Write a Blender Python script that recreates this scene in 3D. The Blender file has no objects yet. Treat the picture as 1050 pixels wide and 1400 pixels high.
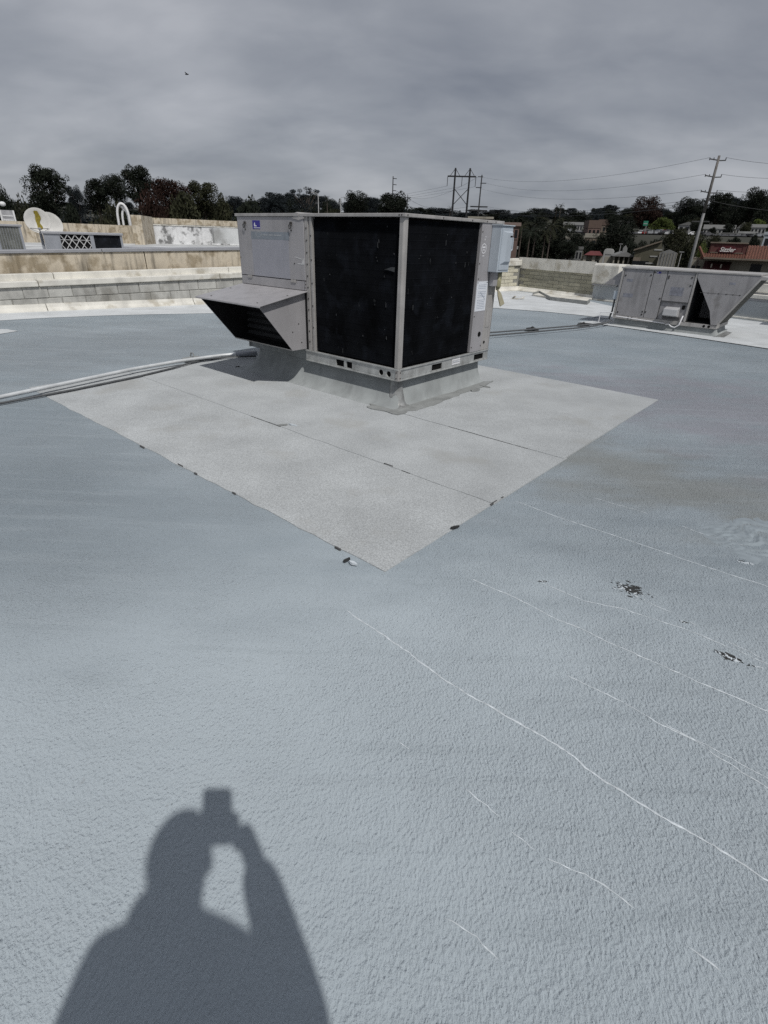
import bpy, bmesh, math, random
import mathutils.noise as mnoise
from mathutils import Vector, Matrix, Quaternion
random.seed(7)
PI = math.pi
scene = bpy.context.scene
COL = scene.collection
def R(d): return math.radians(d)

# ------------------------------------------------------------------ camera
CAM_H, PITCH, ROLL, FPX = 1.40, 0.4827, -0.0323, 715.55      # focal length in pixels of a 1050x1400 frame
FW = Vector((0, math.cos(PITCH), -math.sin(PITCH)))
DN0 = Vector((0, -math.sin(PITCH), -math.cos(PITCH)))
RX = Vector((math.cos(ROLL), 0, 0)) + DN0 * math.sin(ROLL)
DN = DN0 * math.cos(ROLL) - Vector((math.sin(ROLL), 0, 0))
EYE = Vector((0, 0, CAM_H))
cam = bpy.data.cameras.new('camera'); camo = bpy.data.objects.new('camera', cam); COL.objects.link(camo)
m3 = Matrix((RX, -DN, -FW)).transposed()
camo.matrix_world = Matrix.Translation(EYE) @ m3.to_4x4()
cam.sensor_fit = 'VERTICAL'; cam.sensor_height = 24; cam.sensor_width = 18
cam.lens = FPX / 1400 * 24
cam.clip_start = 0.01; cam.clip_end = 6000
scene.camera = camo

def ray(u, v): return RX * ((u - 525) / FPX) + DN * ((v - 700) / FPX) + FW
def gnd(u, v, z=0.0):
    w = ray(u, v); return EYE + w * ((z - CAM_H) / w.z)
def far(u, v, dist):
    w = ray(u, v); return EYE + w * (dist / math.hypot(w.x, w.y))

# ------------------------------------------------------------------ sun and sky
anti = ray(306, 1083).normalized()                            # the direction the sun's light travels
sun = bpy.data.lights.new('sun', 'SUN'); suno = bpy.data.objects.new('sun', sun); COL.objects.link(suno)
sun.energy = 2.05; sun.angle = R(0.8); sun.color = (1.0, 0.975, 0.935)
suno.rotation_euler = anti.to_track_quat('-Z', 'Y').to_euler()
suno.location = (3, -8, 20)
world = bpy.data.worlds.new('World'); scene.world = world; world.use_nodes = True
nt = world.node_tree; N = nt.nodes; LK = nt.links
for n in list(N): N.remove(n)
out = N.new('ShaderNodeOutputWorld'); bg = N.new('ShaderNodeBackground'); LK.new(bg.outputs[0], out.inputs[0])
sky = N.new('ShaderNodeTexSky'); sky.sky_type = 'NISHITA'; sky.sun_disc = False
sky.sun_elevation = math.asin(-anti.z); sky.sun_rotation = math.atan2(-anti.x, -anti.y)
tc = N.new('ShaderNodeTexCoord'); sep = N.new('ShaderNodeSeparateXYZ'); LK.new(tc.outputs['Generated'], sep.inputs[0])
def wmath(op, a, b=None, c=None):
    n = N.new('ShaderNodeMath'); n.operation = op
    for i, q in enumerate((a, b, c)):
        if q is None: continue
        if isinstance(q, (int, float)): n.inputs[i].default_value = q
        else: LK.new(q, n.inputs[i])
    return n.outputs[0]
az = wmath('ADD', wmath('ABSOLUTE', sep.outputs[2]), 0.32)
comb = N.new('ShaderNodeCombineXYZ')
LK.new(wmath('DIVIDE', sep.outputs[0], az), comb.inputs[0]); LK.new(wmath('DIVIDE', sep.outputs[1], az), comb.inputs[1])
def wnoise(scale, detail, loc, sc, dist=0.0):
    mp = N.new('ShaderNodeMapping'); LK.new(comb.outputs[0], mp.inputs[0])
    mp.inputs['Location'].default_value = loc; mp.inputs['Scale'].default_value = sc
    mp.inputs['Rotation'].default_value = (0, 0, 0.35)
    nz = N.new('ShaderNodeTexNoise'); LK.new(mp.outputs[0], nz.inputs[0])
    nz.inputs['Scale'].default_value = scale; nz.inputs['Detail'].default_value = detail
    nz.inputs['Roughness'].default_value = 0.5; nz.inputs['Distortion'].default_value = dist
    return nz.outputs[0]
c1 = wnoise(1.35, 4, (5.3, 2.2, 0), (0.75, 1.15, 1), 0.2)
c2 = wnoise(3.9, 5, (0.4, 7.7, 0), (0.75, 1.15, 1), 0.2)
cl = wmath('ADD', wmath('MULTIPLY', c1, 0.62), wmath('MULTIPLY', c2, 0.38))
ramp = N.new('ShaderNodeValToRGB'); LK.new(cl, ramp.inputs[0])
e = ramp.color_ramp.elements
e[0].position = 0.335; e[0].color = (0.158, 0.171, 0.203, 1)
e[1].position = 0.665; e[1].color = (0.350, 0.360, 0.388, 1)
mid = ramp.color_ramp.elements.new(0.50); mid.color = (0.248, 0.261, 0.290, 1)
skys = N.new('ShaderNodeMix'); skys.data_type = 'RGBA'; skys.blend_type = 'MULTIPLY'; skys.inputs[0].default_value = 1
LK.new(sky.outputs[0], skys.inputs[6]); skys.inputs[7].default_value = (0.08, 0.08, 0.08, 1)
wm = N.new('ShaderNodeMix'); wm.data_type = 'RGBA'; wm.inputs[0].default_value = 0.93       # cloud cover over the clear sky
LK.new(skys.outputs[2], wm.inputs[6]); LK.new(ramp.outputs[0], wm.inputs[7]); LK.new(wm.outputs[2], bg.inputs[0])
bg.inputs[1].default_value = 1.0
vs = scene.view_settings
vs.view_transform = 'Standard'; vs.look = 'None'; vs.gamma = 1; vs.use_curve_mapping = False; vs.exposure = 0.27

scene.cycles.use_denoising = False      # keep the fine grain of coating and granules

# ------------------------------------------------------------------ materials
MATS = {}
def mat(name, col, rough=0.6, metal=0.0, var=0.15, vs=4.0, bump=0.0, bs=60.0, streak=0.0, ss=5.0, stain=None,
        diffrough=0.0, rand=0.0, spec=0.5, grain=0.0, gs=300.0, speck=None):
    if name in MATS: return MATS[name]
    m = bpy.data.materials.new(name); m.use_nodes = True; MATS[name] = m
    t = m.node_tree; n = t.nodes; l = t.links; b = n['Principled BSDF']
    b.inputs['Roughness'].default_value = rough; b.inputs['Metallic'].default_value = metal
    b.inputs['Specular IOR Level'].default_value = spec
    if diffrough: b.inputs['Diffuse Roughness'].default_value = diffrough
    geo = n.new('ShaderNodeNewGeometry'); pos = geo.outputs['Position']
    def noise(scale, detail=4, vec=(1, 1, 1), rough_=0.55):
        mp = n.new('ShaderNodeMapping'); l.new(pos, mp.inputs[0]); mp.inputs['Scale'].default_value = vec
        z = n.new('ShaderNodeTexNoise'); l.new(mp.outputs[0], z.inputs[0]); z.inputs['Scale'].default_value = scale
        z.inputs['Detail'].default_value = detail; z.inputs['Roughness'].default_value = rough_
        return z.outputs[0]
    def remap(s, a, b_, c, d):
        r = n.new('ShaderNodeMapRange'); l.new(s, r.inputs[0])
        for i, q in enumerate((a, b_, c, d)): r.inputs[i + 1].default_value = q
        return r.outputs[0]
    def mix(fac, a, b_, mode='MIX'):
        x = n.new('ShaderNodeMix'); x.data_type = 'RGBA'; x.blend_type = mode
        for s, q in ((x.inputs[0], fac), (x.inputs[6], a), (x.inputs[7], b_)):
            if isinstance(q, (int, float)): s.default_value = q
            elif isinstance(q, tuple): s.default_value = q if len(q) == 4 else (*q, 1)
            else: l.new(q, s)
        return x.outputs[2]
    def scl(s):
        c = n.new('ShaderNodeCombineColor'); [l.new(s, c.inputs[i]) for i in range(3)]; return c.outputs[0]
    c = mix(0.0, (*col, 1), (*col, 1))
    if var: c = mix(1.0, c, scl(remap(noise(vs, 6), 0.3, 0.7, 1 - var, 1 + var)), 'MULTIPLY')
    if grain: c = mix(1.0, c, scl(remap(noise(gs, 2), 0.35, 0.65, 1 - grain, 1 + grain)), 'MULTIPLY')
    if streak: c = mix(remap(noise(ss, 5, (1, 1, 0.12)), 0.5, 0.72, 0.0, streak), c, tuple(q * 0.3 for q in col))
    if stain: c = mix(remap(noise(stain[1], 5), stain[2], stain[2] + 0.12, 0.0, stain[3]), c, stain[0])
    if speck: c = mix(remap(noise(speck[1], 3, (1, 1, 0.6), 0.7), speck[2], speck[2] + 0.05, 0, speck[3]), c, speck[0])
    if rand:
        oi = n.new('ShaderNodeObjectInfo'); c = mix(1.0, c, scl(remap(oi.outputs['Random'], 0, 1, 1 - rand, 1 + rand)), 'MULTIPLY')
    l.new(c, b.inputs['Base Color'])
    l.new(remap(noise(vs * 3, 3), 0.3, 0.7, max(0, rough - 0.08), min(1, rough + 0.08)), b.inputs['Roughness'])
    if bump:
        bn = n.new('ShaderNodeBump'); l.new(noise(bs, 4), bn.inputs['Height']); bn.inputs['Strength'].default_value = 1
        bn.inputs['Distance'].default_value = bump; l.new(bn.outputs[0], b.inputs['Normal'])
    return m

def roof_material():
    m = bpy.data.materials.new('roof_coating'); m.use_nodes = True
    t = m.node_tree; n = t.nodes; l = t.links; b = n['Principled BSDF']
    geo = n.new('ShaderNodeNewGeometry'); pos = geo.outputs['Position']
    def noise(scale, detail, vec=(1, 1, 1), rot=0, rough=0.55, off=(0, 0, 0), dist=0):
        mp = n.new('ShaderNodeMapping'); l.new(pos, mp.inputs[0]); mp.inputs['Scale'].default_value = vec
        mp.inputs['Rotation'].default_value = (0, 0, rot); mp.inputs['Location'].default_value = off
        z = n.new('ShaderNodeTexNoise'); l.new(mp.outputs[0], z.inputs[0]); z.inputs['Scale'].default_value = scale
        z.inputs['Detail'].default_value = detail; z.inputs['Roughness'].default_value = rough; z.inputs['Distortion'].default_value = dist
        return z.outputs[0]
    def mr(s, a, b_, c, d):
        r = n.new('ShaderNodeMapRange'); l.new(s, r.inputs[0]); r.interpolation_type = 'SMOOTHSTEP'
        for i, q in enumerate((a, b_, c, d)): r.inputs[i + 1].default_value = q
        return r.outputs[0]
    def ma(op, a, b_):
        x = n.new('ShaderNodeMath'); x.operation = op
        for i, q in enumerate((a, b_)):
            if isinstance(q, (int, float)): x.inputs[i].default_value = q
            else: l.new(q, x.inputs[i])
        return x.outputs[0]
    def mix(f, a, b_):
        x = n.new('ShaderNodeMix'); x.data_type = 'RGBA'
        for s, q in ((x.inputs[0], f), (x.inputs[6], a), (x.inputs[7], b_)):
            if isinstance(q, tuple): s.default_value = (*q, 1)
            elif isinstance(q, float): s.default_value = q
            else: l.new(q, s)
        return x.outputs[2]
    c = mix(mr(noise(0.55, 5, (1, 1.6, 1), 0.7), 0.35, 0.68, 0, 1), (0.262, 0.308, 0.342), (0.325, 0.372, 0.407))
    c = mix(mr(noise(1.3, 6, (1.0, 3.0, 1), 0.65, off=(3, 1, 0)), 0.48, 0.72, 0, 0.35), c, (0.25, 0.285, 0.31))
    # ponding dirt: a brown-grey stain with its own outline
    def blob(cx, cy, rx, ry, rot, rag=2.6):
        mp = n.new('ShaderNodeMapping'); mp.vector_type = 'TEXTURE'; l.new(pos, mp.inputs[0])
        mp.inputs['Location'].default_value = (cx, cy, 0); mp.inputs['Rotation'].default_value = (0, 0, rot); mp.inputs['Scale'].default_value = (rx, ry, 50)
        ln = n.new('ShaderNodeVectorMath'); ln.operation = 'LENGTH'; l.new(mp.outputs[0], ln.inputs[0])
        return ma('ADD', ln.outputs['Value'], ma('MULTIPLY', ma('SUBTRACT', noise(1.5, 7, (1, 2.2, 1), 0.75), 0.5), rag))
    # backscattered sun glow near the viewer, painted in as a paler ragged oval
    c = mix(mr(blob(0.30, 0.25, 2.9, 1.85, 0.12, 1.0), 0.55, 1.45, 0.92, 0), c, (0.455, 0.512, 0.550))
    c = mix(mr(blob(1.75, 3.35, 1.25, 0.62, -0.72), 0.2, 1.25, 0.72, 0), c, (0.235, 0.243, 0.230))
    # older lilac-grey coat to the right, worn blue-grey to the left
    c = mix(mr(blob(3.9, 4.6, 3.0, 1.5, -0.75), 0.3, 1.25, 0.8, 0), c, (0.285, 0.288, 0.325))
    c = mix(mr(blob(-2.5, 3.0, 2.0, 1.0, -0.6, 1.4), 0.3, 1.3, 0.7, 0), c, (0.228, 0.268, 0.300))
    c = mix(mr(blob(-3.6, 7.4, 3.6, 1.8, 0.5), 0.3, 1.3, 0.7, 0), c, (0.240, 0.272, 0.298))
    # roller streaks along the seams and the tide lines of dried puddles
    c = mix(mr(noise(2.4, 5, (0.35, 5.0, 1), 0.62, off=(1, 8, 0)), 0.50, 0.70, 0, 0.20), c, (0.43, 0.48, 0.515))
    c = mix(mr(noise(3.1, 5, (0.30, 4.0, 1), 0.62, off=(6, 2, 0)), 0.52, 0.72, 0, 0.16), c, (0.235, 0.275, 0.30))
    c = mix(mr(noise(150, 3), 0.60, 0.74, 0, 0.30), c, (0.58, 0.61, 0.63))  # fine pale specks: glints of the rough coating put into the colour
    c = mix(mr(noise(110, 3, off=(4, 9, 0)), 0.62, 0.80, 0, 0.22), c, (0.20, 0.225, 0.245))
    c = mix(mr(noise(34, 3, off=(2, 2, 0)), 0.66, 0.78, 0, 0.35), c, (0.27, 0.28, 0.29))
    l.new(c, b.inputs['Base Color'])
    b.inputs['Roughness'].default_value = 0.50; b.inputs['Specular IOR Level'].default_value = 0.5
    b.inputs['Diffuse Roughness'].default_value = 1.0
    # leathery hand-rolled texture: dimples a centimetre across over broad swells
    vo = n.new('ShaderNodeTexVoronoi'); vo.feature = 'SMOOTH_F1'; vo.inputs['Scale'].default_value = 98; vo.inputs['Smoothness'].default_value = 0.35
    mpv = n.new('ShaderNodeMapping'); mpv.inputs['Scale'].default_value = (1.0, 0.7, 1); mpv.inputs['Rotation'].default_value = (0, 0, 0.5)
    wob = n.new('ShaderNodeVectorMath'); wob.operation = 'ADD'
    nzv = n.new('ShaderNodeTexNoise'); l.new(pos, nzv.inputs[0]); nzv.inputs['Scale'].default_value = 25
    sc = n.new('ShaderNodeVectorMath'); sc.operation = 'SCALE'; l.new(nzv.outputs[1], sc.inputs[0]); sc.inputs['Scale'].default_value = 0.03
    l.new(pos, wob.inputs[0]); l.new(sc.outputs[0], wob.inputs[1]); l.new(wob.outputs[0], mpv.inputs[0]); l.new(mpv.outputs[0], vo.inputs['Vector'])
    h = ma('ADD', ma('MULTIPLY', vo.outputs['Distance'], 0.26), ma('MULTIPLY', noise(125, 5, (1, 0.7, 1), 0.4, 0.62), 0.78))
    amp = mr(noise(0.9, 3, off=(5, 5, 0)), 0.3, 0.7, 0.75, 1.2)
    h = ma('ADD', ma('MULTIPLY', h, amp), ma('MULTIPLY', noise(16, 3), 0.8))
    bn = n.new('ShaderNodeBump'); l.new(h, bn.inputs['Height']); bn.inputs['Strength'].default_value = 1; bn.inputs['Distance'].default_value = 0.021
    l.new(bn.outputs[0], b.inputs['Normal'])
    MATS['roof_coating'] = m
    return m
M_ROOF = roof_material()
M_SHEET = mat('granule_sheet', (0.368, 0.384, 0.391), 0.9, var=0.11, vs=2.2, grain=0.22, gs=150, bump=0.0025, bs=230, diffrough=1.0, stain=((0.30, 0.30, 0.285), 1.6, 0.56, 0.5), spec=0.2)
M_WHITEROOF = mat('white_roof_coating', (0.53, 0.55, 0.56), 0.7, var=0.13, vs=1.5, bump=0.004, bs=40, diffrough=0.8, stain=((0.42, 0.43, 0.43), 2.5, 0.55, 0.6))
M_RIDGE = mat('ridge_highlight_and_flake', (0.585, 0.63, 0.66), 0.7, var=0.25, vs=40, bump=0.002, bs=120)  # white carries the highlight along the folds; flakes and scraps share it
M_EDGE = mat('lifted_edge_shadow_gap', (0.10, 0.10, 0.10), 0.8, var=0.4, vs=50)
M_TAR = mat('exposed_tar', (0.035, 0.036, 0.036), 0.8, var=0.4, vs=50, bump=0.003, bs=90)
M_PANEL = mat('grey_painted_steel', (0.40, 0.39, 0.40), 0.42, 0.15, var=0.07, vs=3.0, streak=0.22, ss=9, bump=0.0012, bs=6, stain=((0.27, 0.26, 0.26), 5.0, 0.60, 0.35))
M_PANELD = mat('decal_grey', (0.345, 0.35, 0.39), 0.38, 0.0, var=0.05, vs=8, streak=0.12, ss=14)
M_BAND = mat('faded_blue_band', (0.245, 0.275, 0.31), 0.45, 0.0, var=0.12, vs=16)
M_FAINT = mat('faded_print', (0.38, 0.40, 0.42), 0.5, 0.0, var=0.15, vs=60)
M_TRIM = mat('weathered_trim', (0.44, 0.425, 0.41), 0.5, 0.25, var=0.14, vs=7, streak=0.3, ss=20)
M_RAIL = mat('galvanised_rail', (0.50, 0.51, 0.50), 0.48, 0.45, var=0.22, vs=12, streak=0.25, ss=18, stain=((0.30, 0.28, 0.25), 14, 0.60, 0.5))
M_COIL = mat('coil_fins', (0.007, 0.008, 0.0105), 0.85, 0.0, var=0.7, vs=4, spec=0.12, stain=((0.016, 0.019, 0.026), 6, 0.52, 0.8), speck=((0.075, 0.08, 0.085), 17, 0.68, 0.6))
M_DARK = mat('dark_interior', (0.012, 0.012, 0.013), 0.9, var=0.3, vs=20, spec=0.2)
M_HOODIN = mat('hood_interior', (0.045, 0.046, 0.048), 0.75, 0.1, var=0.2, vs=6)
M_HOODSHADE = mat('hood_shade_black', (0.016, 0.016, 0.017), 0.85, var=0.3, vs=8, spec=0.2)  # near black stands in for the deep shade inside the hood
M_BLACK = mat('black_hole', (0.008, 0.008, 0.008), 0.9, var=0, spec=0.1)
M_SCREW = mat('dark_screw', (0.07, 0.065, 0.06), 0.5, 0.5, var=0.2, vs=30)
M_BLUE = mat('blue_sticker', (0.045, 0.035, 0.28), 0.4, var=0.1, vs=40)
M_STICKW = mat('sticker_white', (0.78, 0.78, 0.80), 0.5, var=0.05)
M_LABEL = mat('paper_label', (0.74, 0.77, 0.82), 0.6, var=0.05, vs=20)
M_INK = mat('label_ink', (0.33, 0.37, 0.44), 0.7, var=0.2, vs=60)
M_TAPE = mat('silver_tape', (0.66, 0.66, 0.66), 0.35, 0.3, var=0.2, vs=50)
M_BOX = mat('pale_blue_steel', (0.50, 0.555, 0.61), 0.36, 0.1, var=0.05, vs=6, streak=0.08)
M_OLIVE = mat('olive_conduit', (0.33, 0.31, 0.19), 0.6, var=0.2, vs=30)
M_CURB = mat('curb_coating', (0.325, 0.345, 0.345), 0.8, var=0.16, vs=5, streak=0.3, ss=7, bump=0.0015, bs=30, diffrough=0.6)
M_SEAL = mat('grey_sealant', (0.27, 0.28, 0.275), 0.75, var=0.2, vs=8, bump=0.004, bs=30)
M_ALU = mat('aluminium_flashing', (0.30, 0.305, 0.30), 0.45, 0.3, var=0.35, vs=14, streak=0.8, ss=24, bump=0.004, bs=30)
M_PIPE = mat('grey_conduit', (0.66, 0.68, 0.69), 0.45, 0.2, var=0.15, vs=10)
M_CABLE = mat('dark_cable', (0.10, 0.105, 0.11), 0.6, var=0.2, vs=20)
M_WHITE = mat('cream_white_coping', (0.72, 0.70, 0.64), 0.7, var=0.12, vs=3, streak=0.35, ss=4, bump=0.003, bs=20, stain=((0.36, 0.32, 0.24), 3.2, 0.54, 0.6))
M_BLOCK = mat('concrete_block', (0.47, 0.465, 0.435), 0.9, var=0.18, vs=5, rand=0.12, bump=0.004, bs=50, stain=((0.20, 0.19, 0.165), 1.6, 0.50, 0.65), streak=0.35, ss=6)
M_BLOCKT = mat('tan_slump_block', (0.36, 0.345, 0.27), 0.9, var=0.16, vs=4, rand=0.10, bump=0.005, bs=40, stain=((0.25, 0.235, 0.18), 1.8, 0.55, 0.5))
M_BLOCKW = mat('sunlit_pale_block', (0.60, 0.57, 0.46), 0.85, var=0.14, vs=4, rand=0.06, bump=0.004, bs=40)  # cream tone has the sunlight on the corner blocks mixed in
M_MORTAR = mat('mortar', (0.28, 0.275, 0.25), 0.95, var=0.2, vs=10)
M_BEIGE = mat('stained_beige_stucco', (0.60, 0.53, 0.42), 0.9, var=0.16, vs=3, streak=0.95, ss=9, bump=0.003, bs=30, stain=((0.22, 0.17, 0.10), 3.0, 0.50, 0.7))
M_COPING = mat('grey_metal_coping', (0.345, 0.35, 0.37), 0.5, 0.2, var=0.1, vs=3)
M_GREYWALL = mat('grey_painted_wall', (0.43, 0.455, 0.47), 0.8, var=0.08, vs=2, streak=0.1, bump=0.003, bs=20)
M_NROOF = mat('neighbour_roof', (0.55, 0.56, 0.56), 0.8, var=0.25, vs=0.6, stain=((0.3, 0.3, 0.29), 0.9, 0.52, 0.7))
M_WASH = mat('peeling_whitewash', (0.74, 0.745, 0.75), 0.8, var=0.08, vs=3, stain=((0.13, 0.13, 0.13), 2.6, 0.49, 0.9), streak=0.4, ss=3, bump=0.006, bs=8)
M_UNITG = mat('old_unit_grey', (0.36, 0.35, 0.355), 0.45, 0.15, var=0.12, vs=4, streak=0.45, ss=7, stain=((0.17, 0.16, 0.15), 4, 0.58, 0.55))
M_UNITD = mat('unit_seam_dark', (0.10, 0.10, 0.10), 0.6, 0.2, var=0.2, vs=10)
M_UNITBAND = mat('faded_unit_decal', (0.235, 0.24, 0.275), 0.5, var=0.3, vs=16)
M_GALVG = mat('grey_cabinet', (0.30, 0.315, 0.345), 0.5, 0.2, var=0.12, vs=4)
M_MESH = mat('dusty_coil_mesh', (0.125, 0.13, 0.12), 0.8, var=0.3, vs=6, grain=0.4, gs=90)
M_DISH = mat('dish_white', (0.60, 0.59, 0.56), 0.5, var=0.12, vs=5)
M_DISHSTAIN = mat('dish_lichen', (0.24, 0.19, 0.02), 0.8, var=0.3, vs=20)
M_SIGNW = mat('sign_white', (0.74, 0.74, 0.74), 0.5, var=0.08, vs=3)
M_WOODP = mat('weathered_pole', (0.15, 0.142, 0.135), 0.85, var=0.25, vs=2)
M_POLED = mat('dark_pole', (0.022, 0.023, 0.026), 0.85, var=0.2, vs=2)
M_GREYP = mat('pale_pole', (0.30, 0.30, 0.30), 0.6, var=0.15, vs=2)
M_WIRE = mat('wire', (0.045, 0.047, 0.05), 0.6, var=0)
M_TRUNK = mat('bark', (0.075, 0.06, 0.05), 0.9, var=0.35, vs=3)
M_TRUNKP = mat('pale_bark', (0.26, 0.23, 0.20), 0.9, var=0.35, vs=3)
def leafmat(name, col): return mat(name, col, 0.75, var=0.55, vs=0.9, rand=0.25, spec=0.15)
L_DARK = leafmat('leaves_dark_green', (0.014, 0.018, 0.012))
L_RED = leafmat('leaves_red_brown', (0.034, 0.018, 0.014))
L_OLIVE = leafmat('leaves_olive', (0.031, 0.033, 0.018))
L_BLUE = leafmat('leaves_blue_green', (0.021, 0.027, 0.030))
L_LIME = leafmat('leaves_yellow_green', (0.085, 0.11, 0.03))
M_GROUND = mat('dry_ground', (0.045, 0.045, 0.034), 0.95, var=0.4, vs=0.05)
M_ASPHALT = mat('asphalt', (0.075, 0.076, 0.08), 0.9, var=0.2, vs=0.3)
M_SKIN = mat('skin', (0.48, 0.31, 0.22), 0.5, var=0.05)
M_HAIR = mat('hair', (0.025, 0.018, 0.014), 0.6, var=0.2, vs=80)
M_SHIRT = mat('shirt_navy', (0.05, 0.06, 0.10), 0.85, var=0.1, vs=30)
M_JEANS = mat('jeans', (0.06, 0.08, 0.13), 0.85, var=0.15, vs=30)
M_SHOE = mat('shoe', (0.05, 0.05, 0.05), 0.6, var=0.1)
M_EYE = mat('eye_white', (0.75, 0.74, 0.72), 0.2, var=0)
M_GLASS = mat('phone_glass', (0.01, 0.01, 0.012), 0.1, var=0)

# ------------------------------------------------------------------ builders
def setp(o, label=None, cat=None, group=None, kind=None):
    if label: o['label'] = label
    if cat: o['category'] = cat
    if group: o['group'] = group
    if kind: o['kind'] = kind
    return o
def empty(name, loc=(0, 0, 0), rz=0.0, label=None, cat=None, group=None, kind=None, rot=None, parent=None):
    o = bpy.data.objects.new(name, None); COL.objects.link(o); o.location = loc
    o.rotation_euler = rot if rot else (0, 0, rz); o.empty_display_size = 0.2
    if parent: o.parent = parent
    return setp(o, label, cat, group, kind)
class MB:
    def __init__(s): s.v = []; s.f = []
    def add(s, vs_, fs): 
        k = len(s.v); s.v += [tuple(q) for q in vs_]; s.f += [tuple(i + k for i in q) for q in fs]; return s
    def box(s, x0, x1, y0, y1, z0, z1):
        return s.add([(x0, y0, z0), (x1, y0, z0), (x1, y1, z0), (x0, y1, z0), (x0, y0, z1), (x1, y0, z1), (x1, y1, z1), (x0, y1, z1)],
                     [(3, 2, 1, 0), (4, 5, 6, 7), (0, 1, 5, 4), (1, 2, 6, 5), (2, 3, 7, 6), (3, 0, 4, 7)])
    def prism(s, poly, ax, a, b):
        def pt(p, t): return {'x': (t, p[0], p[1]), 'y': (p[0], t, p[1]), 'z': (p[0], p[1], t)}[ax]
        n = len(poly)
        return s.add([pt(p, a) for p in poly] + [pt(p, b) for p in poly],
                     [tuple(range(n))[::-1], tuple(range(n, 2 * n))] + [(i, (i + 1) % n, n + (i + 1) % n, n + i) for i in range(n)])
    def tube(s, pts, r, n=8, cap=True):
        pts = [Vector(p) for p in pts]; rs = r if isinstance(r, (list, tuple)) else [r] * len(pts)
        rings = []; up = None
        for i, p in enumerate(pts):
            d = (pts[min(i + 1, len(pts) - 1)] - pts[max(i - 1, 0)]).normalized()
            if up is None: up = Vector((0, 0, 1)) if abs(d.z) < 0.9 else Vector((1, 0, 0))
            a = d.cross(up).normalized(); up = a.cross(d).normalized()
            rings.append([p + (a * math.cos(2 * PI * k / n) + up * math.sin(2 * PI * k / n)) * rs[i] for k in range(n)])
        vs_ = [q for rg in rings for q in rg]; fs = []
        for i in range(len(pts) - 1):
            for k in range(n):
                fs.append((i * n + k, i * n + (k + 1) % n, (i + 1) * n + (k + 1) % n, (i + 1) * n + k))
        if cap: fs += [tuple(range(n))[::-1], tuple(range((len(pts) - 1) * n, len(pts) * n))]
        return s.add(vs_, fs)
    def bar(s, a, b, w, h):
        a, b = Vector(a), Vector(b); d = (b - a).normalized(); up = Vector((0, 0, 1)) if abs(d.z) < 0.95 else Vector((0, 1, 0))
        sx = d.cross(up).normalized() * w / 2; sz = sx.cross(d).normalized() * h / 2
        return s.add([a - sx - sz, a + sx - sz, a + sx + sz, a - sx + sz, b - sx - sz, b + sx - sz, b + sx + sz, b - sx + sz],
                     [(3, 2, 1, 0), (4, 5, 6, 7), (0, 1, 5, 4), (1, 2, 6, 5), (2, 3, 7, 6), (3, 0, 4, 7)])
    def lathe(s, prof, n=20, c=(0, 0, 0), M=None):
        vs_ = []; fs = []
        for (r, z) in prof:
            for k in range(n):
                q = Vector((r * math.cos(2 * PI * k / n), r * math.sin(2 * PI * k / n), z))
                if M: q = M @ q
                vs_.append(q + Vector(c))
        for i in range(len(prof) - 1):
            for k in range(n): fs.append((i * n + k, i * n + (k + 1) % n, (i + 1) * n + (k + 1) % n, (i + 1) * n + k))
        return s.add(vs_, fs)
    def ball(s, c, rx, ry=None, rz=None, n=12, m=8):
        ry = ry or rx; rz = rz or rx; vs_ = []; fs = []
        for i in range(m + 1):
            t = PI * i / m
            for k in range(n): vs_.append((c[0] + rx * math.sin(t) * math.cos(2 * PI * k / n), c[1] + ry * math.sin(t) * math.sin(2 * PI * k / n), c[2] + rz * math.cos(t)))
        for i in range(m):
            for k in range(n): fs.append((i * n + k, (i + 1) * n + k, (i + 1) * n + (k + 1) % n, i * n + (k + 1) % n))
        return s.add(vs_, fs)
    def mesh(s, name, m=None, smooth=False):
        me = bpy.data.meshes.new(name); me.from_pydata(s.v, [], s.f); me.validate()
        bm = bmesh.new(); bm.from_mesh(me); bmesh.ops.remove_doubles(bm, verts=bm.verts, dist=1e-6)
        if not getattr(s, 'open', False): bmesh.ops.recalc_face_normals(bm, faces=bm.faces)
        bm.to_mesh(me); bm.free()
        if m: me.materials.append(m)
        if smooth:
            for p in me.polygons: p.use_smooth = True
        return me
    def build(s, name, m, parent=None, bevel=0.0, smooth=False, kind=None, loc=None, label=None):
        o = bpy.data.objects.new(name, s.mesh(name, m, smooth)); COL.objects.link(o)
        if parent: o.parent = parent
        if loc: o.location = loc
        if bevel:
            b = o.modifiers.new('bevel', 'BEVEL'); b.width = bevel; b.segments = 2; b.limit_method = 'ANGLE'; b.angle_limit = R(40)
        return setp(o, label, None, None, kind)
def box(name, m, parent, x0, x1, y0, y1, z0, z1, bevel=0.0, **k): return MB().box(x0, x1, y0, y1, z0, z1).build(name, m, parent, bevel, **k)
def copy_tree(o, parent=None):
    c = o.copy(); COL.objects.link(c)
    if parent: c.parent = parent
    for ch in list(o.children): copy_tree(ch, c)
    return c
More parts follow.
